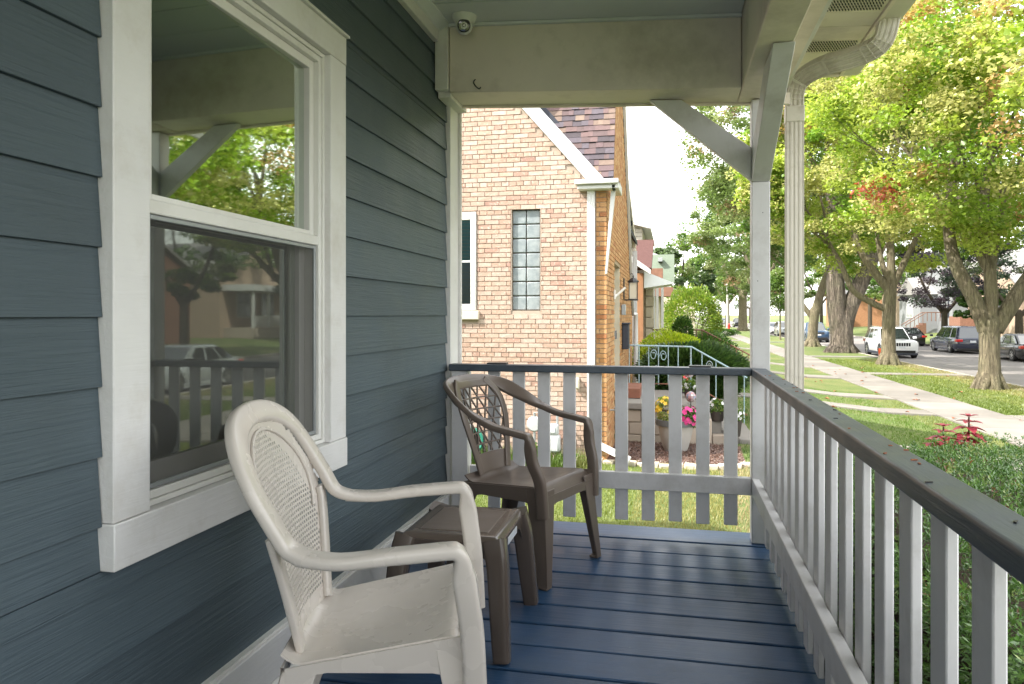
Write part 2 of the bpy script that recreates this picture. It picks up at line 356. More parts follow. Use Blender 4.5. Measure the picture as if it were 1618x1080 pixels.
def rr(w_, h_, r, n=3, oy=0):   # rounded rect profile
    out = []
    for cx_, cy_, a0 in ((w_ - r, h_ - r, 0), (-w_ + r, h_ - r, 90), (-w_ + r, -h_ + r, 180), (w_ - r, -h_ + r, 270)):
        for k in range(n + 1):
            a = R(a0 + 90 * k / n); out.append((cx_ + r * math.cos(a), cy_ + oy + r * math.sin(a)))
    return out

# ------------------------------------------------------------------ ground
def gz(x, y):
    g0 = -.88 if y > 3 else -.88; t = min(max((x - 1.6) / 4.2, 0), 1); t = t * t * (3 - 2 * t)
    return g0 + (-1.22 - g0) * t
ZS = -1.33
def build_ground():
    xs = [-400, -120, -40, -15, -6, -3] + [x * .5 - 2 for x in range(0, 27)] + [11.42]
    xs2 = [19.95, 20.1, 21, 24, 30, 40, 80, 200, 600]
    ys = [-60, -20, -8, -3] + [y * 1.0 for y in range(0, 40)] + list(range(40, 160, 6)) + [200, 300, 500, 900, 1600]
    for nm, X in (('lawn', xs), ('far_lawn', xs2)):
        mb = MB(); W = len(ys)
        for x in X:
            for y in ys:
                z = gz(x, y) if x < 19 else -1.21 + (.0 if x < 22 else min((x - 22) * .06, .5))
                if 0 < x < 11 and 4 < y < 60: z += random.uniform(-.012, .012)
                if y > 150: z += 0 
                mb.v.append((x, y, z))
        for i in range(len(X) - 1):
            for j in range(W - 1): mb.f.append((i * W + j, (i + 1) * W + j, (i + 1) * W + j + 1, i * W + j + 1))
        mb.build(nm, 'grass', smooth=60, kind='structure')
    MB().add([(11.3, -60, ZS), (20.1, -60, ZS), (20.1, 1600, ZS), (11.3, 1600, ZS)], [(0, 1, 2, 3)]).build('street', 'asph', kind='structure')
    k = thing('kerb', (11.4, 0, ZS), kind='structure')
    for i in range(24): bx(11.36, 16 + i * 3.05, ZS - .05, 11.5, 16 + i * 3.05 + 3.03, -1.2).build('kerbstone', 'kerb', k, bevel=.012)
    bx(11.36, 89.3, ZS - .05, 11.5, 900, -1.2).build('kerb_strip', 'kerb', k)
    k = thing('far_kerb', (20, 0, ZS), kind='structure')
    for i in range(16): bx(19.9, 34 + i * 3.05, ZS - .05, 20.04, 34 + i * 3.05 + 3.03, -1.18).build('kerbstone', 'kerb', k, bevel=.012)
    bx(19.9, 82.9, ZS - .05, 20.04, 900, -1.18).build('kerb_strip', 'kerb', k); bx(19.9, -60, ZS - .05, 20.04, 33.9, -1.18).build('kerb_strip', 'kerb', k)
    # sidewalk slabs
    sw = thing('sidewalk', (6.9, 0, -1.2), kind='structure')
    sm = None
    for i in range(34):
        y = 8 + i * 1.52
        z = -1.185 + random.uniform(-.006, .006)
        o = bx(6.15, y, z - .09, 7.68, y + 1.505, z).build('slab', 'conc', sw, bevel=.008)
    bx(6.15, 59.7, -1.28, 7.68, 700, -1.187).build('pavement_strip', 'conc', sw); bx(6.15, -40, -1.28, 7.68, 7.98, -1.187).build('pavement_strip', 'conc', sw)
    def walk(name, y, x0, x1, wd=1.0, n=None, curve=0):
        t = thing(name, ((x0 + x1) / 2, y, gz(x0, y)), kind='structure'); n = n or max(1, round((x1 - x0) / 1.2)); L = (x1 - x0) / n
        for i in range(n):
            a = x0 + i * L; b = a + L - .014; za = gz(a, y) + .035; zb = gz(b, y) + .035; ya = y + curve * (i / n) ** 2; yb = y + curve * ((i + 1) / n) ** 2
            MB().hexa([(a, ya, za - .1), (b, yb, zb - .1), (b, yb + wd, zb - .1), (a, ya + wd, za - .1)], [(a, ya, za), (b, yb, zb), (b, yb + wd, zb), (a, ya + wd, za)]).build('slab', 'conc', t)
    walk('front_walk', 12.3, .95, 6.13, 1.15)
    walk('front_walk', 22.3, 3.2, 6.13, .95); walk('front_walk', 29.2, 1.5, 6.13, 1.1); walk('front_walk', 37, 1.2, 6.13, 1.2, curve=-2)
    walk('front_walk', 54, 1, 6.13, 1.3, curve=-3); walk('front_walk', 69, 1, 6.13, 1.3); walk('front_walk', 90, 1, 6.13, 1.5); walk('front_walk', 19.0, -.5, 6.13, .9)
    for y in (18.4, 31.5, 44, 66): walk('carriage_walk', y, 7.7, 11.34, .9, 3)
    for y in (60, 84): walk('carriage_walk', y, 20.1, 27, 1.1, 4)
build_ground()

# ------------------------------------------------------------------ porch floor
pf = thing('porch_floor', (-.4, 0, 0), kind='structure')
edges = [4.148, 3.902, 3.705, 3.515, 3.325, 3.135, 2.943, 2.753, 2.567]
while edges[-1] > -2.6: edges.append(edges[-1] - .1905)
for i in range(len(edges) - 1):
    y1, y0 = edges[i], edges[i + 1]; dz = random.uniform(-.0015, .0015); g = .006
    jj = random.uniform(-.001, .001)
    bx(-1.235, y0 + g + jj, -.038 + dz, (.500) + random.uniform(-.003, .003), y1 - g + jj, dz).build('plank', 'deck', pf, bevel=.005, seg=3)
for x in (-1.1, -.4, .3): bx(x, -2.5, -.23, x + .04, 4.1, -.045).build('joist', 'dark', pf)
bx(-1.235, 4.06, -.24, .49, 4.10, -.042).build('rim_joist', 'deck', pf)
bx(.45, -2.5, -.24, .489, 4.05, -.042).build('rim_joist', 'deck', pf)

# ------------------------------------------------------------------ own house: siding, corner board, trims, window
hs = thing('porch_house', (-1.3, 1, -.9), 'slate blue clapboard house wall with white trimmed window beside the porch', 'house')
Z0 = 1.174; PITCH = .156
def siding(y0, y1, za, zb):
    n0 = math.floor((za - Z0) / PITCH)
    z = Z0 + n0 * PITCH
    while z < zb - .004:
        lo = max(z, za); hi = min(z + PITCH + .0005, zb); xa = -1.24 - .012 * (lo - z) / PITCH; xb = -1.24 - .012 * (hi - z) / PITCH
        e = random.uniform(-.0008, .0008); y1_ = y1 + random.uniform(-.002, .002)
        MB().prism([(xa + e, lo), (xb + e, hi), (xb - .012, hi), (xa - .018, lo)], 'y', y0 + random.uniform(-.002, .002), y1_).build('siding_board', 'siding', hs, bevel=.0012, seg=1)
        z += PITCH
siding(-2.6, 1.402, .606, 2.24); siding(2.597, 3.972, .606, 2.24)
siding(-2.6, 3.972, .17, .604); siding(-2.6, 3.972, 2.242, 2.64)
bx(-1.30, -2.6, -.9, -1.262, 4.1, .6).build('wall_sheathing', 'dark', hs); bx(-1.30, -2.6, 2.2, -1.262, 4.1, 2.9).build('wall_sheathing', 'dark', hs)
bx(-1.30, -2.6, .6, -1.262, 1.44, 2.2).build('wall_sheathing', 'dark', hs); bx(-1.30, 2.55, .6, -1.262, 4.1, 2.2).build('wall_sheathing', 'dark', hs)
bx(-1.262, 3.975, .0, -1.222, 4.125, 2.36).build('corner_board', 'trim', hs, bevel=.003)
bx(-1.30, 4.127, -.9, -1.205, 4.15, 2.9).build('corner_board', 'trim', hs, bevel=.003)
bx(-9, 4.10, -.9, -1.302, 4.14, 2.9).build('side_wall', 'siding', hs)
bx(-9, -2.7, -.9, -1.302, -2.6, 2.9).build('rear_wall', 'siding', hs)
bx(-1.262, -2.6, .03, -1.218, 3.974, .168).build('base_board', 'trim', hs, bevel=.003)
MB().prism([(-1.262, .0), (-1.20, .0), (-1.20, .012), (-1.218, .029), (-1.262, .029)], 'y', -2.6, 3.974).build('base_shoe', 'vinyl', hs)
bx(-1.262, -2.6, .169, -1.228, 3.974, .178).build('base_flashing', 'vinyl', hs)
bx(-1.262, -2.6, 2.640, -1.218, 3.745, 2.722).build('frieze_board', 'trim', hs, bevel=.003)
MB().prism([(-1.218, 2.735), (-1.16, 2.735), (-1.16, 2.726), (-1.205, 2.700), (-1.218, 2.700)], 'y', -2.6, 3.745).build('cove_trim', 'ceil', hs)
MB().prism([(-9.3, 2.8), (-5.0, 5.6), (-1.2, 3.0), (-1.2, 2.9), (-5, 5.4), (-9.3, 2.7)], 'y', -3, 4.45).build('roof', 'roofg', hs)
MB().prism([(-9, 2.9), (-1.3, 2.9), (-5, 5.4)], 'y', 4.1, 4.14).build('gable_wall', 'siding', hs)
# room behind the window
rm = MB(); rm.box(-4.2, .6, .3, -4.15, 3.6, 2.75).box(-4.15, .6, .3, -1.31, .65, 2.75).box(-4.15, 3.55, .3, -1.31, 3.6, 2.75).box(-4.15, .65, 2.7, -1.31, 3.55, 2.75).box(-4.15, .65, .3, -1.31, 3.55, .35)
rm.build('interior_wall', 'room', hs)
def curtain(y0, y1, nm='curtain', m='curtain'):
    mb = MB(); mb.grid(lambda u, v: (-1.42 + .02 * math.sin(u * 30), y0 + (y1 - y0) * u, .5 + 1.75 * v), 40, 2, .004); mb.build(nm, m, hs, smooth=60)
curtain(2.30, 2.43)
win = thing('window', (0, 0, 0)); win.parent = hs; win.location = Vector((-1.24, 2, 1.4)) - hs.location
def wp(mb, name, m, **k): return mb.build(name, m, win, **k)
wp(bx(-1.262, 1.403, .713, -1.213, 1.521, 2.128), 'casing', 'trim', bevel=.003)
wp(bx(-1.262, 2.468, .713, -1.213, 2.595, 2.128), 'casing', 'trim', bevel=.003)
wp(bx(-1.262, 1.400, 2.129, -1.212, 2.597, 2.232), 'casing', 'trim', bevel=.003)
wp(bx(-1.262, 1.394, 2.233, -1.200, 2.604, 2.243), 'drip_cap', 'trim', bevel=.002)
wp(bx(-1.262, 1.400, .606, -1.208, 2.597, .712), 'sill_board', 'trim', bevel=.003)
def ringf(x0, x1, ya, yb, za, zb, t, name, m, bt=None):
    mb = MB(); bt = bt or t
    mb.box(x0, ya, za, x1, ya + t, zb).box(x0, yb - t, za, x1, yb, zb).box(x0, ya + t, zb - t, x1, yb - t, zb).box(x0, ya + t, za, x1, yb - t, za + bt)
    return wp(mb, name, m, bevel=.002)
ringf(-1.335, -1.236, 1.522, 2.467, .714, 2.127, .014, 'frame', 'vinyl')
ringf(-1.330, -1.243, 1.537, 2.452, .729, 2.112, .020, 'frame', 'vinyl')
ringf(-1.292, -1.262, 1.558, 2.431, 1.450, 2.091, .030, 'sash', 'vinyl')           # upper sash
ringf(-1.325, -1.297, 1.558, 2.431, .750, 1.466, .040, 'sash', 'vinyl', .055)      # lower sash
wp(bx(-1.262, 1.538, 1.428, -1.246, 2.451, 1.464), 'meeting_rail', 'vinyl', bevel=.004)
ringf(-1.262, -1.252, 1.559, 2.430, .751, 1.427, .012, 'screen_frame', 'pipe')
def pane_(xa, xb, ya, yb, za, zb): return MB().hexa([(xa - .005, ya, za), (xa, ya, za), (xb, yb, za), (xb - .005, yb, za)], [(xa - .005, ya, zb), (xa, ya, zb), (xb, yb, zb), (xb - .005, yb, zb)])
wp(pane_(-1.2695, -1.2845, 1.589, 2.400, 1.481, 2.060), 'pane', 'glass')
wp(pane_(-1.304, -1.315, 1.599, 2.390, .806, 1.425), 'pane', 'glass')
wp(MB().add([(-1.257, 1.572, .764), (-1.257, 2.417, .764), (-1.257, 2.417, 1.414), (-1.257, 1.572, 1.414)], [(0, 1, 2, 3)]), 'insect_screen', 'screen')

# ------------------------------------------------------------------ porch roof: ceiling, beams, soffit, fascia, gutter
TL = -.0495
def tz(z, x): return z + TL * (x + 1.167)       # the old porch roof drops a little towards the street
pr = thing('porch_roof', (-.2, 2, 2.7), 'beige clad porch roof with grey plank ceiling over the deck', 'porch roof')
def slabx(x0, x1, y0, y1, z0, z1, name, m, **k):
    return MB().hexa([(x0, y0, tz(z0, x0)), (x1, y0, tz(z0, x1)), (x1, y1, tz(z0, x1)), (x0, y1, tz(z0, x0))],
                     [(x0, y0, tz(z1, x0)), (x1, y0, tz(z1, x1)), (x1, y1, tz(z1, x1)), (x0, y1, tz(z1, x0))]).build(name, m, pr, **k)
y = 3.768
i = 0
while y > -2.5:
    wd = .275; slabx(-1.217, .338, y - wd + .004, y - .002, 2.735, 2.76, 'ceiling_panel', 'ceil', bevel=.003, seg=1); y -= wd; i += 1
slabx(-1.217, .338, -2.6, 3.78, 2.762, 2.78, 'ceiling_backing', 'dark')
slabx(-1.166, .338, 3.77, 4.02, 2.372, 2.9, 'lintel', 'alum', bevel=.006)
slabx(-1.166, .60, 4.022, 4.05, 2.362, 2.42, 'lintel_lip', 'alum')
slabx(-1.166, .337, 3.745, 3.768, 2.72, 2.733, 'lintel_trim', 'ceil')
MB().box(-1.24, 3.748, 2.385, -1.168, 3.80, 2.735).build('beam_cap', 'trim', pr, bevel=.003)
MB().box(-1.24, 3.802, 2.355, -1.168, 4.12, 2.9).build('beam_cap', 'trim', pr, bevel=.003)
slabx(.340, .487, -2.6, 4.02, 2.369, 2.95, 'side_beam', 'alum', bevel=.006)
slabx(.489, .60, -2.6, 4.05, 2.50, 2.95, 'beam_filler', 'alum')
slabx(.602, .622, -2.6, 4.70, 2.508, 2.74, 'fascia_board', 'trim', bevel=.002)
y = 4.70; k = 0
while y > -2.4:
    vent = k % 3 == 2
    pl = slabx(.624, .983, y - .185, y - .004, 2.73, 2.745, 'soffit_panel', 'alum', bevel=.004, seg=1)
    if vent:
        mb = MB()
        for a in range(24):
            for b_ in range(5):
                xx = .64 + a * .0135; yy = y - .172 + b_ * .032; zz = tz(2.729, xx)
                mb.hexa([(xx, yy, zz - .003), (xx + .005, yy, zz - .003), (xx + .013, yy + .022, zz - .003), (xx + .008, yy + .022, zz - .003)],
                        [(xx, yy, zz), (xx + .005, yy, zz), (xx + .013, yy + .022, zz), (xx + .008, yy + .022, zz)])
        mb.build('vent_louvre', 'dark', pr)
    y -= .185; k += 1
slabx(.345, .984, 4.702, 4.73, 2.715, 2.95, 'end_board', 'alum', bevel=.003)
MB().prism([(.985, 2.615), (1.005, 2.615), (1.005, 2.76), (.985, 2.76)], 'y', -2.6, 4.73).build('fascia_board', 'alum', pr, bevel=.002)
MB().prism([(-1.3, 3.4), (1.05, 2.86), (1.05, 2.77), (.98, 2.765), (-1.3, 2.95)], 'y', -2.7, 4.76).build('roof', 'roofg', pr)
gut = MB(); gg = lambda P: [(a + .10, b + .135) for a, b in P]
gut.prism(gg([(.907, 2.62), (.907, 2.49), (1.0, 2.49), (1.03, 2.55), (1.04, 2.61), (1.034, 2.61), (1.02, 2.555), (.995, 2.497), (.914, 2.497), (.914, 2.62)]), 'y', -2.7, 4.76)
gut.prism(gg([(.908, 2.615), (.908, 2.491), (1.0, 2.491), (1.03, 2.55), (1.038, 2.609)]), 'y', 4.761, 4.765); gut.build('gutter', 'spout', pr, bevel=.002)
# stain hooks and dead insect on the beam
MB().tube(cat_spline([(-1.02, 3.765, 2.43), (-1.025, 3.745, 2.41), (-1.01, 3.74, 2.385), (-.995, 3.75, 2.375), (-.99, 3.76, 2.385)], 5), .0035, 5).build('hook', 'black', pr)

# posts and braces
def bar(a, b, w_, t_, name, m, parent, up=(0, 0, 1), bevel=.004):
    return MB().sweep([a, b], [(-w_ / 2, -t_ / 2), (w_ / 2, -t_ / 2), (w_ / 2, t_ / 2), (-w_ / 2, t_ / 2)], up).build(name, m, parent, bevel=bevel)
pp = thing('porch_post', (.448, 3.985, 0), 'grey square corner post with two diagonal braces holding up the porch beam', 'post')
bx(.403, 3.94, .003, .493, 4.03, 1.862).build('post', 'rail_paint', pp, bevel=.004)
bx(.403, 3.94, 1.864, .493, 4.03, 2.285).build('post', 'rail_paint', pp, bevel=.004)
MB().prism([(3.938, 1.862), (4.02, 1.94), (3.90, 2.06), (3.30, 2.284), (3.17, 2.284)], 'x', 0, .09)
br = MB(); br.prism([(3.939, 1.866), (3.939, 2.03), (3.335, 2.288), (3.17, 2.288), (3.19, 2.285)][:0] or [(3.939, 1.864), (3.939, 2.035), (3.44, 2.286), (3.14, 2.286)], 'x', .404, .492)
br.build('brace', 'rail_paint', pp, bevel=.003)
br = MB(); br.prism([(.402, 1.87), (.402, 2.04), (.05, tz(2.368, .05)), (-.115, tz(2.368, -.115))], 'y', 3.945, 3.99); br.build('brace', 'rail_paint', pp, bevel=.003)

mb = MB()
for x_, z_ in ((.44, 1.92), (.455, 1.70), (.43, 1.35), (.46, 2.1)): mb.box(x_, 3.9385, z_, x_ + .004, 3.940, z_ + .004)
mb.build('nail_head', 'dark', pp, kind='stuff')
# railings
br_ = thing('back_railing', (-.4, 3.98, 0), 'picket railing with dark top rail across the far end of the deck', 'railing')
bx(-1.213, 3.905, .866, .402, 3.995, .904).build('top_rail', 'rail_top', br_, bevel=.006)
bx(-1.10, 3.94, .248, .401, 3.978, .338).build('bottom_rail', 'rail_paint', br_, bevel=.004)
bx(-1.205, 3.935, .002, -1.112, 4.02, .865).build('newel', 'rail_paint', br_, bevel=.004)
x = .268
for i in range(10):
    bx(x, 3.980, .078 + random.uniform(-.006, .006), x + .069, 3.999, .864).build('baluster', 'rail_paint', br_, bevel=.003, seg=1); x -= .1415
for xx in (-1.00, .09): bx(xx, 3.93, .905, xx + .11, 3.985, .913).build('rail_bracket', 'black', br_, bevel=.002)
sr = thing('side_railing', (.44, 1, 0), 'long picket railing with weathered charcoal top rail along the street side of the deck', 'railing')
bx(.400, -2.5, .862, .474, 3.938, .904).build('top_rail', 'rail_top', sr, bevel=.007, seg=3)
bx(.403, -2.5, .248, .440, 3.938, .338).build('bottom_rail', 'rail_paint', sr, bevel=.004)
y = 3.771 - .077
y = 3.74
while y > -2.4:
    bx(.4415, y - .076, .055 + random.uniform(-.006, .006), .4615, y, .860).build('baluster', 'rail_paint', sr, bevel=.003, seg=1); y -= .1795
# seeds and flecks on the rail
for i in range(26):
    yy = random.uniform(.9, 3.8); xx = random.uniform(.41, .47); a = random.uniform(0, 3); s_ = random.uniform(.003, .007)
    o = MB().prism([(-s_, -s_ * .3), (s_, -s_ * .4), (s_ * .8, s_ * .4), (-s_ * .7, s_ * .3)], 'z', 0, .002).build('fallen_seed', 'deadleaf' if i % 3 else 'black'); o.location = (xx, yy, .9045); o.rotation_euler.z = a
    tag(o, 'tiny dark seeds and flecks fallen on the charcoal side rail', 'seed', 'seeds on the side rail')

# downspout at the corner
dsp = thing('porch_downspout', (.665, 4.30, -.9), 'ivory corrugated downspout beside the corner post with elbows up to the gutter', 'downspout')
def fluted(w_, d_, nf=4):
    p = []; 
    for sx_, sy_, dx_, dy_, L_ in ((-w_, -d_, 1, 0, 2 * w_), (w_, -d_, 0, 1, 2 * d_), (w_, d_, -1, 0, 2 * w_), (-w_, d_, 0, -1, 2 * d_)):
        nx, ny = dy_, -dx_
        for i in range(nf):
            for t_, dd in ((.08, 0), (.3, 0), (.45, -.0045), (.75, -.0045), (.9, 0)):
                u = (i + t_) / nf * L_; p.append((sx_ + dx_ * u + nx * dd, sy_ + dy_ * u + ny * dd))
    return p
FL = fluted(.046, .034)
MB().prism(FL, 'z', -.75, 2.29, Matrix.Translation((.665, 4.30, 0))).build('pipe', 'spout', dsp)
bx(.615, 4.262, 2.24, .715, 4.338, 2.33).build('collar', 'spout', dsp, bevel=.006)
pth = cat_spline([(.665, 4.30, 2.28), (.668, 4.298, 2.40), (.70, 4.265, 2.475), (.79, 4.17, 2.505), (.94, 4.01, 2.50), (1.02, 3.935, 2.535), (1.045, 3.91, 2.64)], 7)
def transport(P, u):
    u = Vector(u); out = []; 
    for i in range(len(P)):
        d = (P[min(i + 1, len(P) - 1)] - P[max(i - 1, 0)]).normalized(); u = (u - d * u.dot(d)).normalized(); out.append(u.copy())
    return out
UP = transport(pth, (0, 1, 0)); MB().sweep(pth, FL, UP).build('elbow', 'spout', dsp, smooth=50)
for kk in (3, 5, 7, 9, 12, 22, 29, 31, 33, 35):
    p = pth[kk]; q = p + (pth[kk + 1] - p).normalized() * (.012 if kk in (12, 22) else .004); MB().sweep([p, q], rr(.0485, .0365, .008), [UP[kk]] * 2).build('joint_band', 'spout', dsp)

# security camera
sc_ = thing('security_camera', (-1.05, 3.70, 2.73), 'white dome security camera with black lens in the ceiling corner', 'security camera')
bp = Vector((-1.05, 3.66, 2.732))
MB().lathe([(0, 0), (.062, 0), (.064, -.008), (.060, -.022), (.046, -.045), (.0, -.05)], 28, bp).build('base', 'camw', sc_, smooth=50)
def sph(mb, c, r, seg=20, rings=12, sc3=(1, 1, 1), rot=None):
    pr_ = [(r * math.sin(math.pi * i / rings), -r * math.cos(math.pi * i / rings)) for i in range(rings + 1)]
    mx = Matrix.Translation(c) @ (rot or Matrix.Identity(4)) @ Matrix.Diagonal((*sc3, 1)); return mb.lathe(pr_, seg, mx=mx)
bc = bp + Vector((0.0, -.006, -.058)); sph(MB(), bc, .044).build('ball', 'camw', sc_, smooth=50)
look = (Vector((-.1, 0, 1.6)) - bc).normalized(); q = look.to_track_quat('Z', 'Y').to_matrix().to_4x4()
MB().lathe([(0, .036), (.030, .036), (.034, .032), (.034, .02)], 24, mx=Matrix.Translation(bc) @ q).build('lens_cover', 'black', sc_, smooth=40)
MB().lathe([(0, .040), (.012, .0405), (.029, .038), (.030, .034)], 24, mx=Matrix.Translation(bc) @ q).build('lens', 'lens', sc_, smooth=40)
MB().lathe([(.0, .043), (.009, .043), (.011, .0405)], 16, mx=Matrix.Translation(bc) @ q).build('lens_ring', 'black', sc_, smooth=40)

# ------------------------------------------------------------------ chairs
def band(mb, pts, prof, upf, n=7, mx=None):
    P = cat_spline(pts, n); mb.sweep(P, prof, [upf(p) for p in P]); return mb
def back_fn(P):   # P: dict with base x, lean, widths; returns f(s in -1..1, t in 0..1)
    def f(s, t):
        z = P['z0'] + (P['z1'] - P['z0']) * t; x = P['x0'] + (P['x1'] - P['x0']) * t + P.get('bow', 0) * math.sin(t * math.pi)
        return Vector((x + P['cup'] * s * s, s * P['w'], z))
    return f
def chair(root, m, style):
    B = lambda mb, n, **k: mb.build(n, m, root, local=True, **k)
    hi = style == 'high'
    sw, sdp, sz = (.255, .225, .415) if hi else (.235, .22, .42); tlt = .085 if hi else .03
    # seat
    def seat(u, v):
        x = -sdp + 2 * sdp * u; s = 2 * v - 1; y = s * (sw - .028 * (1 - u))
        z = sz - .022 * (1 - s * s) * math.sin(min(1, u * 1.15) * math.pi) ** .7 if u < .999 else sz
        if u > .86: z -= .055 * ((u - .86) / .14) ** 2
        z += tlt * (u - .65)
        if u < .12: z += .03 * ((.12 - u) / .12) ** 2
        return (x, y, z)
    B(MB().grid(seat, 30, 22, .006), 'seat', smooth=60)
    zsl = lambda xx: tlt * ((xx + sdp) / (2 * sdp) - .65)
    if hi:    # ribbed waterfall edge
        mb = MB()
        for k in range(11):
            yy = -.20 + k * .04
            mb.grid(lambda u, v: (sdp - .028 + .036 * u, yy - .016 + .032 * v, sz + .004 + tlt * .33 - .052 * u ** 2.2), 6, 1, .004)
        B(mb, 'front_rib', smooth=50)
    # aprons with arches
    def apron(p, q, z1, z0, arch, th=.006, name='apron'):
        p, q = Vector((*p, 0)), Vector((*q, 0)); d = (q - p); n_ = Vector((d.y, -d.x, 0)).normalized() * th; K = 18; vs = []; fs = []
        for k in range(K + 1):
            t = k / K; b = p + d * t; e = abs(2 * t - 1); zz = z0 + arch * (1 - max(0, (e - .55) / .45) ** 2.2) if e > .55 else z0 + arch
            for o_ in (Vector(), n_): vs += [b + o_ + Vector((0, 0, z1 + zsl(b.x))), b + o_ + Vector((0, 0, zz))]
        for k in range(K):
            a = k * 4; b = a + 4; fs += [(a, b, b + 1, a + 1), (a + 2, a + 3, b + 3, b + 2), (a, a + 2, b + 2, b), (a + 1, b + 1, b + 3, a + 3)]
        B(MB().add(vs, fs), name, smooth=50)
    zz0 = sz - .15
    apron((-sdp + .01, -sw + .024), (sdp, -sw), sz - .004, zz0, .085); apron((sdp, sw), (-sdp + .01, sw - .024), sz - .004, zz0, .085)
    apron((sdp, -sw), (sdp, sw), sz - .045, zz0, .075); apron((-sdp + .005, sw - .02), (-sdp + .005, -sw + .02), sz - .0, zz0, .085)
    # legs: L-shaped, tapering, splayed
    def leg(cx_, cy_, fx, fy, w0, w1, name='leg', ztop=sz - .01):
        sx_ = 1 if cx_ > 0 else -1; sy_ = 1 if cy_ > 0 else -1; top = Vector((cx_, cy_, ztop)); bot = Vector((fx, fy, 0)); mb = MB(); t = .007
        for (ax, ay) in ((1, 0), (0, 1)):
            a = [top, top - Vector((sx_ * w0 * ax, sy_ * w0 * ay, 0))]; b = [bot, bot - Vector((sx_ * w1 * ax, sy_ * w1 * ay, 0))]
            o_ = Vector((0, -sy_ * t, 0)) if ax else Vector((-sx_ * t, 0, 0))
            mb.hexa([b[0], b[1], b[1] + o_, b[0] + o_], [a[0], a[1], a[1] + o_, a[0] + o_])
        mb.box(min(bot.x, bot.x - sx_ * w1), min(bot.y, bot.y - sy_ * w1), 0, max(bot.x, bot.x - sx_ * w1), max(bot.y, bot.y - sy_ * w1), .012)
        B(mb, name, bevel=.0035)
    leg(sdp + .003, -sw - .002, sdp + .035, -sw - .035, .095, .045); leg(sdp + .003, sw + .002, sdp + .035, sw + .035, .095, .045)
    leg(-sdp, -sw + .022, -sdp - .085, -sw - .012, .085, .04, ztop=sz - .01 + zsl(-sdp)); leg(-sdp, sw - .022, -sdp - .085, sw + .012, .085, .04, ztop=sz - .01 + zsl(-sdp))
    xa = sdp - .03 if hi else sdp - .045; za = .652 if hi else .662
    for sgn in (-1, 1):
        back = [(.04, .306, .641), (-.08, .300, .626), (-.168, .286, .632)] if hi else [(.10, .290, za + .006), (.0, .290, .682), (-.07, .287, .703)]
        ya = .302 if hi else .286
        P = [(sdp + .006, sw + .010, sz - .12), (sdp - .002, sw + .022, sz + .03), (xa + .016, ya - .010, .54), (xa + .008, ya - .004, za - .060), (xa + .004, ya - .002, za - .022), (xa - .008, ya - .001, za - .005), (xa - .032, ya, za - .001)] + back
        Q = cat_spline([(a_, sgn * b_, c_) for a_, b_, c_ in P], 6); prof = []; ups = []
        for k, p in enumerate(Q):
            vz = min(max((za - .015 - p.z) / .05, 0), 1) if p.x > xa - .05 else 0; h_ = (.016 if hi else .014) + .011 * vz; w_ = (.028 if hi else .025) - .007 * vz
            bk = min(max((xa - .10 - p.x) / .2, 0), 1); w_ = w_ + (.003 if hi else .001) * bk; h_ += ((.014 if hi else .013) - (.016 if hi else .014)) * bk; prof.append(rr(w_, h_, .011 if hi else .010, 3, -.004 * (1 - bk))); ups.append(tuple(Vector((0, 0, 1)).lerp(Vector((1, 0, .0)), vz).normalized() if vz < 1 else Vector((1, 0, 0))))
        B(MB().sweep(Q, prof, ups), 'armrest', smooth=60)
    if hi:
        half = [(-.150, .290, .630), (-.198, .278, .652), (-.235, .281, .712), (-.278, .274, .785), (-.320, .236, .858), (-.352, .145, .904), (-.364, 0, .920)]
        full = half + [(x_, -y_, z_) for x_, y_, z_ in half[-2::-1]]
        Q = cat_spline(full, 6); n = len(Q); prof = []; ups = []
        for k, p in enumerate(Q):
            t = min(k, n - 1 - k) / (n / 2)
            w_ = .031 + .004 * math.sin(t * 3.1); prof.append(rr(w_, .014, .010, 3))
            b = min(t / .34, 1); b = b * b * (3 - 2 * b)
            ups.append(tuple(Vector((0, 0, 1)).lerp(Vector((.86, 0, .5)), b)))
        B(MB().sweep(Q, prof, ups), 'rim', smooth=60)
        # perforated panel
        f = back_fn(dict(z0=.375, z1=.910, x0=-.215, x1=-.358, w=.268, cup=.040, bow=.012))
        def inside(s, t):   # oval that narrows to the seat
            wmax = .88 * math.sin(min(1, (t * .93 + .13)) * math.pi) ** .55 if t > .42 else .60 + .28 * (t / .42)
            return abs(s) < wmax - .07 and .07 < t < .93
        def inside_out(s, t):
            wmax = .98 * math.sqrt(max(0, 1 - ((t - .55) / .47) ** 2)) if t > .55 else .60 + .38 * (t / .55)
            return abs(s) <= wmax
        NX, NT = 38, 42; vs = {}; V = []; F = []
        def vid(s, t, side):
            key = (round(s, 4), round(t, 4), side)
            if key not in vs:
                p = f(s, t)
                if side: p = p + Vector((-.0025, 0, -.0005))
                vs[key] = len(V); V.append(p)
            return vs[key]
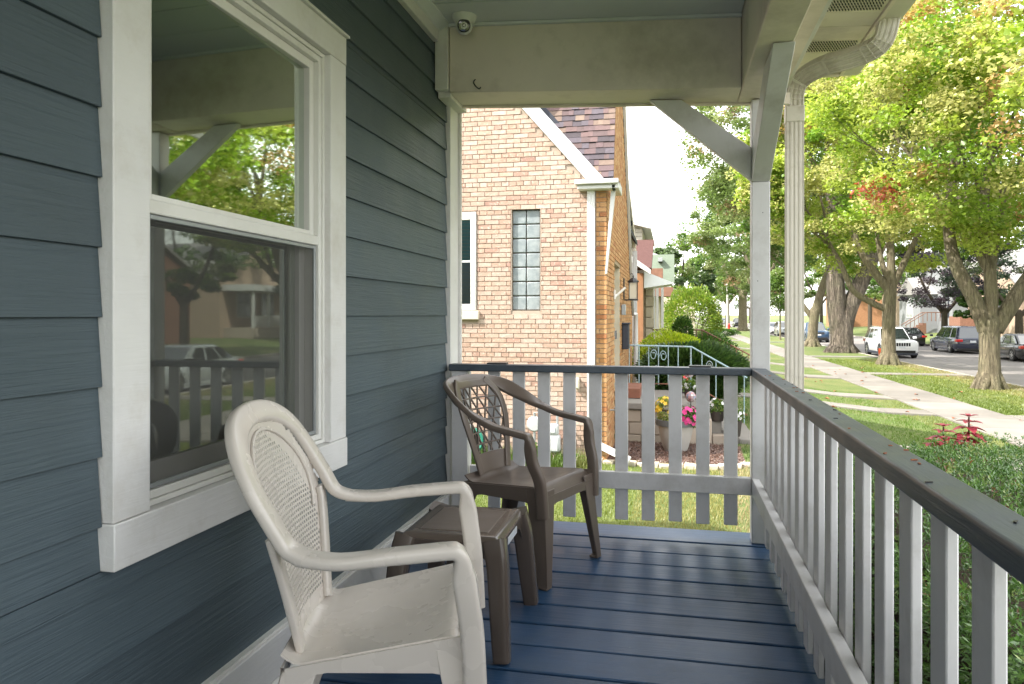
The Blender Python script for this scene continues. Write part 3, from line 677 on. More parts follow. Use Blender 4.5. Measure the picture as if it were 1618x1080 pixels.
        for i in range(NX):
            for j in range(NT):
                off = .5 if j % 2 else 0; s0 = -1 + 2 * (i + off) / NX; s1 = s0 + 2 / NX; t0 = j / NT; t1 = (j + 1) / NT; sm_, tm = (s0 + s1) / 2, (t0 + t1) / 2
                if not inside_out(sm_, tm): continue
                if inside(sm_, tm):
                    a, b, c, d = s0 + .21 * (s1 - s0), s1 - .21 * (s1 - s0), t0 + .21 * (t1 - t0), t1 - .21 * (t1 - t0)
                    o_ = [(s0, t0), (s1, t0), (s1, t1), (s0, t1)]; i_ = [(a, c), (b, c), (b, d), (a, d)]
                    for k in range(4):
                        k2 = (k + 1) % 4
                        F.append(tuple(vid(*q_, 0) for q_ in (o_[k], o_[k2], i_[k2], i_[k]))); F.append(tuple(vid(*q_, 1) for q_ in (o_[k], i_[k], i_[k2], o_[k2])))
                        F.append((vid(*i_[k], 0), vid(*i_[k2], 0), vid(*i_[k2], 1), vid(*i_[k], 1)))
                else:
                    o_ = [(s0, t0), (s1, t0), (s1, t1), (s0, t1)]; F.append(tuple(vid(*q_, 0) for q_ in o_)); F.append(tuple(vid(*q_, 1) for q_ in o_[::-1]))
        B(MB().add(V, F), 'backrest')
        # raised bead around the perforations and side stiles down to the seat
        for sgn in (-1, 1):
            Q = [f(sgn * (.60 + .36 * min(1, t / .5)), t) + Vector((.004, 0, 0)) for t in [k / 12 * .55 for k in range(13)]]
            B(MB().sweep(Q, rr(.022, .009, .006), [(1, 0, .3)] * len(Q)), 'stile', smooth=60)
        Q = []
        for k in range(41):
            a = -math.pi * .14 + (math.pi * 1.28) * k / 40; s = .80 * math.cos(a); t = .61 + .325 * math.sin(a)
            Q.append(f(s, t) + Vector((.004, 0, 0)))
        B(MB().sweep(Q, rr(.004, .004, .003), [(1, 0, .3)] * len(Q)), 'bead', smooth=60)
    else:
        half = [(-.055, .288, .698), (-.12, .283, .722), (-.22, .266, .772), (-.30, .225, .816), (-.352, .14, .843), (-.372, 0, .852)]
        full = half + [(x_, -y_, z_) for x_, y_, z_ in half[-2::-1]]
        Q = cat_spline(full, 7); n = len(Q); prof = []; ups = []
        for k, p in enumerate(Q):
            t = min(k, n - 1 - k) / (n / 2); w_ = .026 + .012 * math.sin(t * math.pi) ** 2; prof.append(rr(w_, .013, .009, 3))
            b = min(t / .6, 1); b = b * b * (3 - 2 * b); sy_ = 1 if p.y > 0 else -1; ay = min(1, abs(p.y) / .27)
            ups.append(tuple(Vector((0, -sy_ * .15 * b, 1)).lerp(Vector((.8 * (1 - ay * .6), -sy_ * ay * .75, .62)), b)))
        B(MB().sweep(Q, prof, ups), 'rim', smooth=60)
        f = back_fn(dict(z0=.42, z1=.850, x0=-.205, x1=-.352, w=.205, cup=.055, bow=.01))
        wf = lambda t: .62 + .30 * min(1, t / .6) if t < .75 else .92 - .30 * ((t - .75) / .25) ** 2
        # solid lower back, stiles
        B(MB().grid(lambda u, v: f((2 * u - 1) * (wf(v * .2) - .02), v * .2), 16, 6, .005), 'lower_back', smooth=60)
        for sgn in (-1, 1):
            Q = [f(sgn * (wf(t) - .06), t) for t in [k / 14 for k in range(15)]]
            B(MB().sweep(Q, rr(.020, .006, .004), [(1, 0, .3)] * len(Q)), 'stile', smooth=60)
        Q = [f(s, .96) for s in [-.66 + 1.32 * k / 12 for k in range(13)]]
        B(MB().sweep(Q, rr(.018, .006, .004), [(1, 0, .5)] * len(Q)), 'top_band', smooth=60)
        # lattice
        mb = MB()
        def seg(pa, pb):
            K = 10; run = []
            for k in range(K * 3 + 1):
                u = k / (K * 3); s = pa[0] + (pb[0] - pa[0]) * u; t = pa[1] + (pb[1] - pa[1]) * u
                ok = .19 < t < .97 and abs(s) < wf(t) - .08
                if ok: run.append(f(s, t))
                if (not ok or k == K * 3) and run:
                    if len(run) > 2: mb.sweep(run[::2] + ([run[-1]] if (len(run) - 1) % 2 else []), rr(.0038, .0045, .002, 1), [(1, 0, .3)] * (len(run[::2]) + (1 if (len(run) - 1) % 2 else 0)))
                    run = []
        for k in range(6): seg((-1, .30 + k * .125), (1, .30 + k * .125))
        for k in range(-6, 8):
            s0 = k * .30; seg((s0 - .55, .15), (s0 + .35, 1.0)); seg((s0 + .55, .15), (s0 - .35, 1.0))
        B(mb, 'lattice', smooth=50)
c1 = thing('patio_chair', (-.728, 1.828, .001), 'beige high backed resin armchair with perforated back beside the house window', 'chair', rz=R(15))
chair(c1, 'beige', 'high')
c2 = thing('patio_chair', (-.665, 3.415, .001), 'brown low backed resin armchair with lattice back by the far railing', 'chair', rz=R(-20))
chair(c2, 'taupe', 'low')

# side table
tb = thing('side_table', (-.765, 2.675, .001), 'glossy brown resin side table between the two armchairs', 'side table')
def tt(u, v):
    x = -.185 + .37 * u; y_ = -.215 + .43 * v; e = max(abs(2 * u - 1), abs(2 * v - 1)); z = .402 - (.02 * max(0, (e - .86) / .14) ** 2); return (x, y_, z)
MB().grid(tt, 36, 36, .006).build('top', 'taupeg', tb, local=True, smooth=60)
bx(-.128, -.15, .3995, .128, .15, .4040).build('top_panel', 'taupe', tb, local=True, bevel=.003)
def tapron(p, q):
    p, q = Vector((*p, 0)), Vector((*q, 0)); d = q - p; n_ = Vector((d.y, -d.x, 0)).normalized() * .006; K = 20; vs = []; fs = []
    for k in range(K + 1):
        t = k / K; b = p + d * t; e = abs(2 * t - 1); zz = .345 if e < .45 else .345 - .10 * ((e - .45) / .55) ** 2.4
        for o_ in (Vector(), n_): vs += [b + o_ + Vector((0, 0, .386)), b - n_ * 1.2 + o_ + Vector((0, 0, zz))]
    for k in range(K):
        a = k * 4; b = a + 4; fs += [(a, b, b + 1, a + 1), (a + 2, a + 3, b + 3, b + 2), (a, a + 2, b + 2, b), (a + 1, b + 1, b + 3, a + 3)]
    MB().add(vs, fs).build('apron', 'taupeg', tb, local=True, smooth=50)
tapron((-.183, .213), (-.183, -.213)); tapron((.183, -.213), (.183, .213)); tapron((.183, .213), (-.183, .213)); tapron((-.183, -.213), (.183, -.213))
for sx_ in (-1, 1):
    for sy_ in (-1, 1):
        pts = [(sx_ * .160, sy_ * .190, .39), (sx_ * .180, sy_ * .215, .30), (sx_ * .195, sy_ * .245, .12), (sx_ * .205, sy_ * .262, .004)]
        Q = cat_spline(pts, 5); prof = [rr(.040 - .012 * k / len(Q), .034 - .010 * k / len(Q), .012) for k in range(len(Q))]
        MB().sweep(Q, prof, [(0, 1, 0)] * len(Q)).build('leg', 'taupeg', tb, local=True, smooth=50)
bx(.1905, -.11, .352, .1925, .04, .378).build('sticker', 'plate', tb, local=True)

# ------------------------------------------------------------------ neighbour brick house
nh = thing('brick_house', (-2, 12, -.9), 'common brick gabled house with glass block window and orange brick front next door', 'house')
WY = 10.2; FX = -.88
rk = lambda z: -1.13 - (z - 3.028) * (.963 / 1.126)      # left edge x of the white rake at height z (wall under it)
mb = MB(); gx0, gx1, gz0, gz1 = -2.235, -1.805, 1.235, 2.685
mb.prism([(-9, -1.0), (gx0, -1.0), (gx0, 5.9), (-9, 6.5)], 'y', WY + .006, WY + .2).prism([(gx0, -1), (gx1, -1), (gx1, gz0), (gx0, gz0)], 'y', WY + .006, WY + .2)
mb.prism([(gx0, gz1), (gx1, gz1), (gx1, rk(4.0) and 3.85), (gx0, 4.35)], 'y', WY + .006, WY + .2).prism([(gx1, -1), (FX - .008, -1), (FX - .008, 3.0), (rk(3.1), 3.1), (gx1, 3.83)], 'y', WY + .006, WY + .2)
mb.build('wall', 'mortar', nh)
holes = [(-3.9, -2.745, 1.10, 2.66), (-2.235, -1.805, 1.235, 2.685)]
CH = .0677
bl = []
z = -.98; r_ = 0
while z < 4.9:
    x = -1.035 - (.0 if r_ % 2 else .105); right = -1.035
    x = right
    first = True
    while x > -4.3:
        L_ = .203 if not (r_ % 6 == 5) else .098
        if first and r_ % 2: L_ = L_ / 2 - .005
        first = False
        x0, x1 = x - L_, x
        zc = z + .03
        if x1 < rk(zc) + .06 or z < 2.95:
            xx0, xx1 = x0, x1
            if z + CH > 2.97: xx1 = min(x1, rk(zc) + .05)
            skip = xx1 - xx0 < .03
            for a, b, c, d in holes:
                if z + .05 > c and z < d - .02:
                    if xx0 >= a - .02 and xx1 <= b + .02: skip = True
                    elif xx0 < b < xx1: xx0 = b + .005
                    elif xx0 < a < xx1: xx1 = a - .005
            if not skip and xx1 - xx0 > .02: bl.append((xx0, xx1, z))
        x -= L_ + .0095
    z += CH; r_ += 1
def brick_mesh(mb, x0, x1, z0, y0, y1, h=.0575, j=.0022):
    r = lambda: random.uniform(-j, j)
    mb.hexa([(x0 + r(), y0 + r(), z0 + r()), (x1 + r(), y0 + r(), z0 + r()), (x1, y1, z0), (x0, y1, z0)],
            [(x0 + r(), y0 + r(), z0 + h + r()), (x1 + r(), y0 + r(), z0 + h + r()), (x1, y1, z0 + h), (x0, y1, z0 + h)])
vis = [b for b in bl if b[1] > -3.05 and .55 < b[2] < 4.15]
vis.sort(key=lambda b: (b[0] + .0) ** 2 + (b[2] - 1.18) ** 2); top300 = set(vis[:298])
protos = {}
for b in bl:
    if b in top300:
        L_ = round(b[1] - b[0], 3); vi = random.randrange(4)
        if (L_, vi) not in protos:
            mb = MB(); brick_mesh(mb, -L_ / 2, L_ / 2, 0, -.008, .01); protos[(L_, vi)] = mb.mesh('brick', 'brick')
        o = link('brick', protos[(L_, vi)], nh, Vector(((b[0] + b[1]) / 2, WY + random.uniform(-.002, .003), b[2])) - nh.location)
jb = MB()
for b in bl:
    if b not in top300: brick_mesh(jb, b[0], b[1], b[2], WY - .008 + random.uniform(-.002, .003), WY + .01)
jb.build('brickwork', 'brickj', nh, kind='stuff')
# corner quoin bricks (orange) and front facade
fb = MB(); z = -.98; r_ = 0
while z < 2.88:
    for (a, b) in (((-1.022, -.88),) if r_ % 2 else ((-1.022, -.985), (-.976, -.88))): brick_mesh(fb, a, b, z, WY - .008, WY + .02)
    z += CH; r_ += 1
def fac_ok(y_, z_):
    if z_ < 3.0: l_ = WY
    else: l_ = WY + (z_ - 3.0) * .366
    pts = [(7.1, 11.7), (5.05, 13.6), (3.3, 14.95), (1.8, 16.1), (1.1, 16.9), (-2, 17.0)]
    for (za, ya), (zb, yb) in zip(pts, pts[1:]):
        if zb <= z_ <= za: r2 = ya + (yb - ya) * (za - z_) / (za - zb); break
    else: r2 = -1
    return l_ + (.14 if z_ > 2.9 else -.02) <= y_ <= r2 and not (11.62 < y_ < 13.1 and z_ < 2.0)
z = -.98; r_ = 0
while z < 7:
    y_ = WY + .02 + (.105 if r_ % 2 else 0)
    while y_ < 17:
        if fac_ok(y_ + .1, z): 
            r = lambda: random.uniform(-.0015, .0015)
            fb.hexa([(FX - .02, y_, z), (FX + r(), y_, z), (FX + r(), y_ + .203, z), (FX - .02, y_ + .203, z)], [(FX - .02, y_, z + .0575), (FX + r(), y_, z + .0575), (FX + r(), y_ + .203, z + .0575), (FX - .02, y_ + .203, z + .0575)])
        y_ += .2125
    z += CH; r_ += 1
fb.build('face_brickwork', 'fbrick', nh, kind='stuff')
MB().prism([(WY + .21, -1), (11.62, -1), (11.62, 2.0), (13.1, 2.0), (13.1, -1), (17.0, -1), (16.9, 1.1), (16.1, 1.8), (14.95, 3.3), (13.6, 5.05), (11.7, 7.1), (WY + .21, 3.05)], 'x', FX - .2, FX - .012).build('front_wall', 'mortard', nh)
# rakes, cornice, roof
MB().prism([(-1.13, 3.022), (-.882, 3.022), (-.882 - 3.2 * .872, 3.022 + 3.2), (-1.13 - 3.2 * .872, 3.022 + 3.2)], 'y', WY - .07, WY + .002).build('rake_board', 'spoutw', nh, bevel=.006)
MB().box(-1.295, WY - .26, 2.955, -.70, WY - .02, 3.02).build('gutter', 'spoutw', nh, bevel=.012)
MB().box(-1.265, WY - .20, 2.895, -.74, WY - .01, 2.953).build('cornice', 'spoutw', nh, bevel=.01)
MB().box(-.80, WY - .2, 2.895, -.70, WY + .5, 3.02).build('cornice_return', 'spoutw', nh, bevel=.01)
MB().hexa([(-.90, WY - .02, 1.74), (-.875, WY - .02, 1.74), (-.875, WY + .06, 1.74), (-.90, WY + .06, 1.74)], [(-.82, WY - .03, 2.89), (-.76, WY - .03, 2.89), (-.76, WY + .08, 2.89), (-.82, WY + .08, 2.89)]).build('corner_trim', 'spoutw', nh, bevel=.004)
ang = math.atan2(1.2, .42); cs, sn_ = math.cos(ang), math.sin(ang)
MB().hexa([(-.98, WY - .015, 3.022), (-.792, WY - .015, 3.022), (-.792, WY + .1, 3.022), (-.98, WY + .1, 3.022)], [(-.98 - 4 * sn_ * .875, WY + 4 * cs - .015, 3.022 + 4 * sn_), (-.792, WY + 4 * cs - .015, 3.022 + 4 * sn_), (-.792, WY + 4 * cs + .1, 3.022 + 4 * sn_), (-.98 - 4 * sn_ * .875, WY + 4 * cs + .1, 3.022 + 4 * sn_)]).build('roof_deck', 'dark', nh)
tab = {}
def tabmesh(L_):
    if L_ not in tab: tab[L_] = MB().hexa([(0, -.012, 0), (L_, -.012, 0), (L_, -.002, 0), (0, -.002, 0)], [(0, 0, .098), (L_, 0, .098), (L_, .004, .098), (0, .004, .098)]).mesh('shingle', 'shingle')
    return tab[L_]
z = 3.0; cnt = 0
while z < 4.65:
    x = -.785; yy = WY - .022 + (z - 3.0) * cs / sn_
    lim = -.90 - (z - 3.0) * .875
    while x > lim - .05:
        L_ = random.choice((.07, .10, .13, .16, .21)); x -= L_
        o = link('shingle', tabmesh(L_), nh, Vector((x, yy - random.choice((0, .004, .007)), z + random.uniform(-.004, .004))) - nh.location); o.rotation_euler = (-(math.pi / 2 - ang), 0, 0); cnt += 1
    z += .0885
# swooping right rake of the front gable
rp = [(7.2, 11.66), (5.05, 13.64), (3.3, 15.0), (1.8, 16.15), (1.15, 16.95)]
for nm, o1, o2, mm in (('rake_board', 0, .15, 'spoutw'), ('roof_edge', .152, .19, 'shut')):
    mb = MB()
    for (za, ya), (zb, yb) in zip(rp, rp[1:]):
        mb.hexa([(-.875, yb + o1, zb), (-.83, yb + o1, zb), (-.83, yb + o2, zb), (-.875, yb + o2, zb)], [(-.875, ya + o1, za), (-.83, ya + o1, za), (-.83, ya + o2, za), (-.875, ya + o2, za)])
    mb.build(nm, mm, nh)
mb = MB()
for (za, ya), (zb, yb) in zip(rp, rp[1:]): mb.hexa([(-4.5, yb + .1, zb), (-.875, yb + .1, zb), (-.875, yb + .19, zb), (-4.5, yb + .19, zb)], [(-4.5, ya + .1, za), (-.875, ya + .1, za), (-.875, ya + .19, za), (-4.5, ya + .19, za)])
mb.build('roof_slope', 'shut', nh)
MB().prism([(-9, 4.2), (-.95, 3.0), (-1.1, 3.3), (-4.6, 7.3), (-9, 4.5)][:0] or [(-.89, 3.02), (-4.4, 7.05), (-8.4, 2.6), (-8.4, 2.9), (-4.4, 7.25), (-.9, 3.15)], 'y', WY + .3, 20).build('main_roof', 'shut', nh)
# recessed wing with its own eave
MB().box(-6, 17.05, -1, -1.12, 20.3, 3.05).build('wing_wall', 'brickor', nh)
MB().hexa([(-1.15, 20.35, 2.92), (-.95, 20.35, 2.92), (-.95, 20.4, 3.1), (-1.15, 20.4, 3.1)], [(-1.15, 15.6, 4.75), (-.98, 15.6, 4.75), (-.98, 15.7, 4.95), (-1.15, 15.7, 4.95)]).build('wing_fascia', 'alum', nh)
MB().box(-1.15, 19.75, 2.80, -.94, 20.35, 2.95).build('wing_soffit', 'alum', nh, bevel=.01)
MB().prism([(-6, 3.06), (-1.16, 3.06), (-3.5, 5.2)], 'y', 17.1, 20.4).build('wing_roof', 'shut', nh)
MB().box(-1.11, 18.0, .55, -1.10, 18.9, 2.2).build('wing_window', 'wdark', nh)
# windows on the gable wall
wn = thing('side_window'); wn.parent = nh; wn.location = Vector((-2.9, WY, 1.9)) - nh.location
def ww(mb, n_, m_, **k): return mb.build(n_, m_, wn, **k)
mb = MB(); mb.box(-2.83, WY - .03, 1.24, -2.747, WY + .03, 2.655).box(-3.9, WY - .03, 1.24, -3.84, WY + .03, 2.655).box(-3.84, WY - .03, 2.54, -2.83, WY + .03, 2.655).box(-3.84, WY - .03, 1.24, -2.83, WY + .03, 1.33)
ww(mb, 'frame', 'spoutw', bevel=.01)
ww(bx(-3.84, WY - .024, 1.93, -2.831, WY + .03, 1.96), 'meeting_rail', 'spoutw'); ww(bx(-3.9, WY - .06, 1.105, -2.70, WY + .02, 1.235), 'sill', 'stone', bevel=.01)
mb = MB()
for k in range(12): mb.box(-3.84, WY - .004, 1.34 + k * .05, -2.831, WY + .001, 1.34 + k * .05 + .044)
ww(mb, 'blind', 'blind'); mb = MB()
for k in range(12): mb.box(-3.84, WY - .004, 1.96 + k * .05, -2.831, WY + .001, 1.96 + k * .05 + .044)
ww(mb, 'blind', mat('teal blind', (.14, .28, .27), .6), label='teal slatted blind in the upper sash'); ww(MB().add([(-3.84, WY - .014, 1.33), (-2.831, WY - .014, 1.33), (-2.831, WY - .014, 2.54), (-3.84, WY - .014, 2.54)], [(0, 1, 2, 3)]), 'pane', glass_mat('neighbour pane', (.80, .90, .90), 1.2))
gw = thing('glass_block_window'); gw.parent = nh; gw.location = Vector((-2.02, WY, 1.9)) - nh.location
bx(-2.235, WY + .10, 1.235, -1.805, WY + .12, 2.685).build('mortar_bed', 'mortar', gw)
mb = MB(); mb.box(-2.235, WY - .004, 1.235, -2.226, WY + .1, 2.685).box(-1.814, WY - .004, 1.235, -1.805, WY + .1, 2.685).box(-2.226, WY - .004, 2.676, -1.814, WY + .1, 2.685); mb.build('reveal', 'mortar', gw)
for r_ in range(7):
    for c_ in range(2):
        xx = -2.222 + c_ * .207; zz = 1.245 + r_ * .2045
        MB().box(xx, WY + .045, zz, xx + .194, WY + .12, zz + .191).build('glass_block', 'gblock', gw, bevel=.012)
# base of wall fittings
nd = thing('white_downspout', (-1.09, WY - .06, -.9), 'white downspout on the neighbour brick wall with a long extension over the mulch', 'downspout')
MB().prism(fluted(.052, .034, 3), 'z', -.50, 2.90, Matrix.Translation((-1.09, WY - .05, 0))).build('pipe', 'spoutw', nd)
MB().sweep([(-1.09, WY - .05, -.48), (-1.06, WY - .07, -.56), (-.95, WY - .14, -.62), (-.55, WY - .25, -.78)], rr(.045, .03, .006), (0, 1, 0)).build('extension', 'spoutw', nd, bevel=.003)
dr = thing('front_door'); dr.parent = nh; dr.location = Vector((-1, 12.4, 1)) - nh.location
bx(-1.06, 11.63, -.15, -1.0, 13.1, 1.99).build('door_leaf', 'ivory', dr); bx(-1.0, 11.63, -.15, -.93, 11.75, 1.99).build('jamb', 'shut', dr); bx(-1.0, 12.98, -.15, -.90, 13.09, 1.99).build('jamb', 'stonew', dr)
bx(-.99, 12.0, .3, -.985, 12.8, 1.7).build('storm_glass', 'wdark', dr); bx(-.97, 12.86, .75, -.93, 12.90, .9).build('handle', 'chrome', dr)
# lantern
ln = thing('wall_lantern', (-.72, 13.85, 1.5), 'black wall lantern with frosted glass beside the neighbour front door', 'lantern')
def lt(mb, n_, m_, **k): return mb.build(n_, m_, ln, **k)
lt(bx(-.88, 13.80, 1.46, -.86, 13.92, 1.86), 'back_plate', 'black', bevel=.004); lt(bx(-.86, 13.84, 1.44, -.70, 13.88, 1.465), 'arm', 'black')
lt(bx(-.79, 13.78, 1.44, -.61, 13.94, 1.47), 'base', 'black', bevel=.004); mb = MB()
for a in (-.78, -.63):
    for b in (13.79, 13.92): mb.box(a, b, 1.47, a + .012, b + .012, 1.78)
lt(mb, 'frame', 'black'); lt(bx(-.765, 13.805, 1.475, -.635, 13.91, 1.77), 'glass', 'ivory'); lt(MB().lathe([(.11, 1.78), (.10, 1.81), (.04, 1.86), (.015, 1.87), (.015, 1.90), (.0, 1.92)], 8, (-.70, 13.86, 0)), 'cap', 'black')
lt(MB().tube([(-.70, 13.86, 1.90), (-.72, 13.86, 1.95), (-.76, 13.86, 1.93)], .008, 6), 'finial', 'black')
mbx = thing('mailbox', (-.82, 13.6, .7), 'dark grey vertical mailbox on the orange brick front wall', 'mailbox')
bx(-.872, 13.35, .55, -.76, 13.75, 1.0).build('body', 'shut', mbx, bevel=.01); bx(-.88, 13.33, 1.0, -.74, 13.77, 1.03).build('lid', 'shut', mbx, bevel=.006)
dbl = thing('doorbell_box', (-.86, 13.2, 1.2), 'small grey box on the brick front above the mailbox', 'box')
bx(-.872, 13.17, 1.17, -.80, 13.27, 1.36).build('body', 'pipe', dbl, bevel=.006); bx(-.80, 13.19, 1.24, -.795, 13.25, 1.33).build('cover', 'ivory', dbl)
fp = thing('flag_bracket', (-.8, 11.6, 1.5), 'white flagpole bracket on the orange brick beside the door', 'bracket')
bx(-.872, 11.42, 1.42, -.85, 11.50, 1.56).build('plate', 'camw', fp); MB().tube([(-.86, 11.46, 1.45), (-.70, 11.5, 1.60)], .018, 8).build('socket', 'camw', fp)
fld = thing('flood_light', (-.85, 17.2, 3.3), 'black twin flood light under the neighbour eave', 'light')
for dz in (.08, -.12):
    MB().lathe([(0, -.05), (.05, -.05), (.085, .06), (.0, .07)], 10, mx=Matrix.Translation((-.98, 17.6, 3.28 + dz)) @ Matrix.Rotation(R(110), 4, 'X')).build('lamp_head', 'black', fld, smooth=40)
bx(-1.12, 17.55, 3.15, -1.04, 17.65, 3.4).build('mount', 'black', fld)
fl2 = thing('far_downspout', (-.8, 19.4, 0), 'white downspout at the far corner of the orange brick front', 'downspout')
MB().prism(fluted(.06, .05, 3), 'z', -.95, 2.82, Matrix.Translation((-.93, 19.2, 0))).build('pipe', 'spoutw', fl2)
wdn = thing('thin_downspout', (-.8, 16.9, 0), 'thin white downpipe under the sweeping gable end', 'downspout')
MB().tube(cat_spline([(-.80, 16.9, 1.2), (-.80, 17.0, 1.0), (-.80, 17.05, .6), (-.80, 17.05, -.7), (-.7, 17.0, -.85)], 5), .05, 8).build('pipe', 'spoutw', wdn, smooth=50)
# gas meter
gm = thing('gas_meter', (-1.62, 10.0, -.85), 'grey gas meter with pipes at the foot of the brick gable wall', 'gas meter')
bx(-1.70, 9.93, -.72, -1.50, 10.08, -.48).build('body', 'meter', gm, bevel=.03); bx(-1.68, 9.935, -.48, -1.52, 10.07, -.33).build('head', 'meter', gm, bevel=.02)
bx(-1.64, 9.925, -.44, -1.56, 9.93, -.37).build('dial', 'plate', gm)
MB().lathe([(0, -.04), (.09, -.035), (.11, 0), (.09, .035), (0, .04)], 16, mx=Matrix.Translation((-1.86, 10.0, -.34)) @ Matrix.Rotation(R(90), 4, 'X')).build('regulator', 'meter', gm, smooth=50)
MB().tube([(-1.86, 10.0, -.9), (-1.86, 10.0, -.18), (-1.66, 10.0, -.18), (-1.66, 10.0, -.34)], .018, 8).tube([(-1.54, 10.0, -.34), (-1.54, 10.0, -.20), (-1.54, 10.2, -.20)], .018, 8).build('pipes', 'pipe', gm)
ob = thing('outlet_box', (-1.28, 10.15, .25), 'ivory outlet box on the brick wall left of the white downspout', 'outlet')
bx(-1.315, 10.12, .145, -1.255, 10.19, .30).build('body', 'ivory', ob, bevel=.008); bx(-1.305, 10.112, .16, -1.265, 10.119, .28).build('cover', 'ivory', ob, bevel=.003)
tp = thing('wall_tap', (-.86, 10.6, -.2), 'small hose tap on the corner of the orange brick front', 'tap')
MB().tube([(-.88, 10.8, -.22), (-.78, 10.8, -.22), (-.76, 10.8, -.27)], .014, 8).build('spout', 'pipe', tp); MB().lathe([(0, 0), (.03, 0), (.03, .01), (0, .01)], 10, (-.80, 10.8, -.19)).build('handle', 'pipe', tp)
hz = thing('garden_hose', (-2.75, 9.9, -.85), 'coiled green garden hose by the brick wall behind the brown chair', 'hose')
mb = MB()
for k in range(6): mb.tube([(-2.75 + (.16 + .01 * (k % 2)) * math.cos(a * .3), 9.95 + .02 * (k % 3) - .015 * k, -.62 + .16 * math.sin(a * .3) + .01 * k) for a in range(22)], .014, 6)
mb.build('coil', 'hose', hz, smooth=50); MB().box(-2.79, 9.98, -.9, -2.71, 10.19, -.45).build('hanger', 'black', hz)

# stoop
st = thing('concrete_stoop', (-.3, 13, -.9), 'neighbour concrete stoop with block side wall and steps down to the walk', 'stoop')
for c_ in range(3):
    x = -.87; L_ = .39 if c_ % 2 == 0 else .2
    while x < .2:
        x1 = min(x + L_, .24); bx(x, 12.02, -.96 + c_ * .2, x1 - .012, 12.2, -.96 + c_ * .2 + .188).build('block', 'block', st, bevel=.01); x += L_; L_ = .39
bx(-.87, 12.05, -.96, .22, 14.1, -.36).build('core', 'block', st); bx(-.875, 11.97, -.355, .26, 14.15, -.25).build('slab', 'conc', st, bevel=.015)
bx(-.87, 12.6, -.245, -.52, 13.6, -.08).build('upper_step', 'redstep', st, bevel=.01)
for k in range(4): bx(.27 + k * .26, 12.15, -1.02, .27 + (k + 1) * .26 - .004, 14.0, -.40 - k * .135).build('step', 'conc', st, bevel=.012)
bx(.27, 11.95, -1.0, .62, 12.13, -.48).build('cheek_wall', 'block', st, bevel=.015); bx(.63, 11.95, -1.0, 1.0, 12.13, -.72).build('cheek_wall', 'block', st, bevel=.015)
ir = thing('iron_railing', (0, 14, -.25), 'pale blue rusty iron railing with scrolls along the neighbour stoop', 'railing')
RY = 14.0
MB().tube([(-.86, RY, .60), (.36, RY, .58), (1.35, RY, .02)], .018, 6).build('top_rail', 'ironb', ir)
MB().tube([(-.86, RY, -.12), (.36, RY, -.12), (1.35, RY, -.66)], .013, 6).build('bottom_rail', 'rust', ir)
xs_ = [-.78, -.60, -.42, -.24, -.06, .12, .35]
for x in xs_: MB().tube([(x, RY, -.14 if x < .3 else -.25), (x, RY, .59)], .011 if x < .3 else .016, 6).build('baluster', 'ironb', ir)
for x in (.55, .80, 1.05, 1.30):
    zt = .58 - (x - .36) * .566; MB().tube([(x, RY, zt - .70 if x < 1.2 else -1.1), (x, RY, zt)], .011, 6).build('baluster', 'ironb', ir)
def scroll(cx_, cz, s_):
    P = [(cx_ + s_ * (.12 - .004 * a) * math.cos(a * .5) * .55, RY, cz + (.11 - .004 * a) * math.sin(a * .5)) for a in range(18)]
    MB().tube(P, .008, 5).build('scroll', 'ironb', ir)
scroll(-.33, .42, 1); scroll(-.28, .12, -1); scroll(.68, .22, 1); scroll(-.15, .40, -1)
# planters and flowers
def leaf_cloud(name, m, C, size, tint, parent=None, up=.4, fold=.25, aspect=.8, seed=1, dirs=None, kind='stuff'):
    """two-triangle folded leaves at points C (N,3)"""
    r = np.random.default_rng(seed); n = len(C)
    d = r.normal(size=(n, 3)) if dirs is None else dirs + r.normal(size=(n, 3)) * .35
    if dirs is None: d[:, 2] *= .6; d[:, 2] -= .15
    d /= np.linalg.norm(d, axis=1)[:, None]
    nn = r.normal(size=(n, 3)) * (1 - up); nn[:, 2] += up * 1.6; s = np.cross(d, nn); s /= np.linalg.norm(s, axis=1)[:, None] + 1e-9; u = np.cross(s, d)
    L_ = (size * r.uniform(.5, 1.4, n))[:, None]
    a = C - d * L_ * .5; b = C + d * L_ * .5; m1 = C - d * L_ * .05; l_ = m1 + s * L_ * aspect * .5 + u * L_ * fold; rr_ = m1 - s * L_ * aspect * .5 + u * L_ * fold
    V = np.stack([a, l_, b, rr_], 1).reshape(-1, 3)
    off = absloc(parent) if parent else Vector(); V = V - np.array(off)[None]
    me = bpy.data.meshes.new(name); me.vertices.add(4 * n); me.vertices.foreach_set('co', V.ravel().astype(np.float32))
    k = np.arange(n) * 4; T = np.stack([k, k + 1, k + 2, k, k + 2, k + 3], 1).reshape(-1)
    me.loops.add(6 * n); me.loops.foreach_set('vertex_index', T.astype(np.int32)); me.polygons.add(2 * n); me.polygons.foreach_set('loop_start', (np.arange(2 * n) * 3).astype(np.int32))
    at = me.attributes.new('tint', 'FLOAT_COLOR', 'POINT'); c4 = np.ones((n, 4)); c4[:, :3] = tint; at.data.foreach_set('color', np.repeat(c4, 4, axis=0).ravel().astype(np.float32))
    me.update(); me.materials.append(M[m]); o = link(name, me, parent)
    if kind: o['kind'] = kind
    return o
def tints(n, pal, seed=0, var=.18):
    r = np.random.default_rng(seed); P = np.array([p[1] for p in pal]); w_ = np.array([p[0] for p in pal], float); w_ /= w_.sum()
    c = P[r.choice(len(P), n, p=w_)]; return c * r.uniform(1 - var, 1 + var, (n, 1))
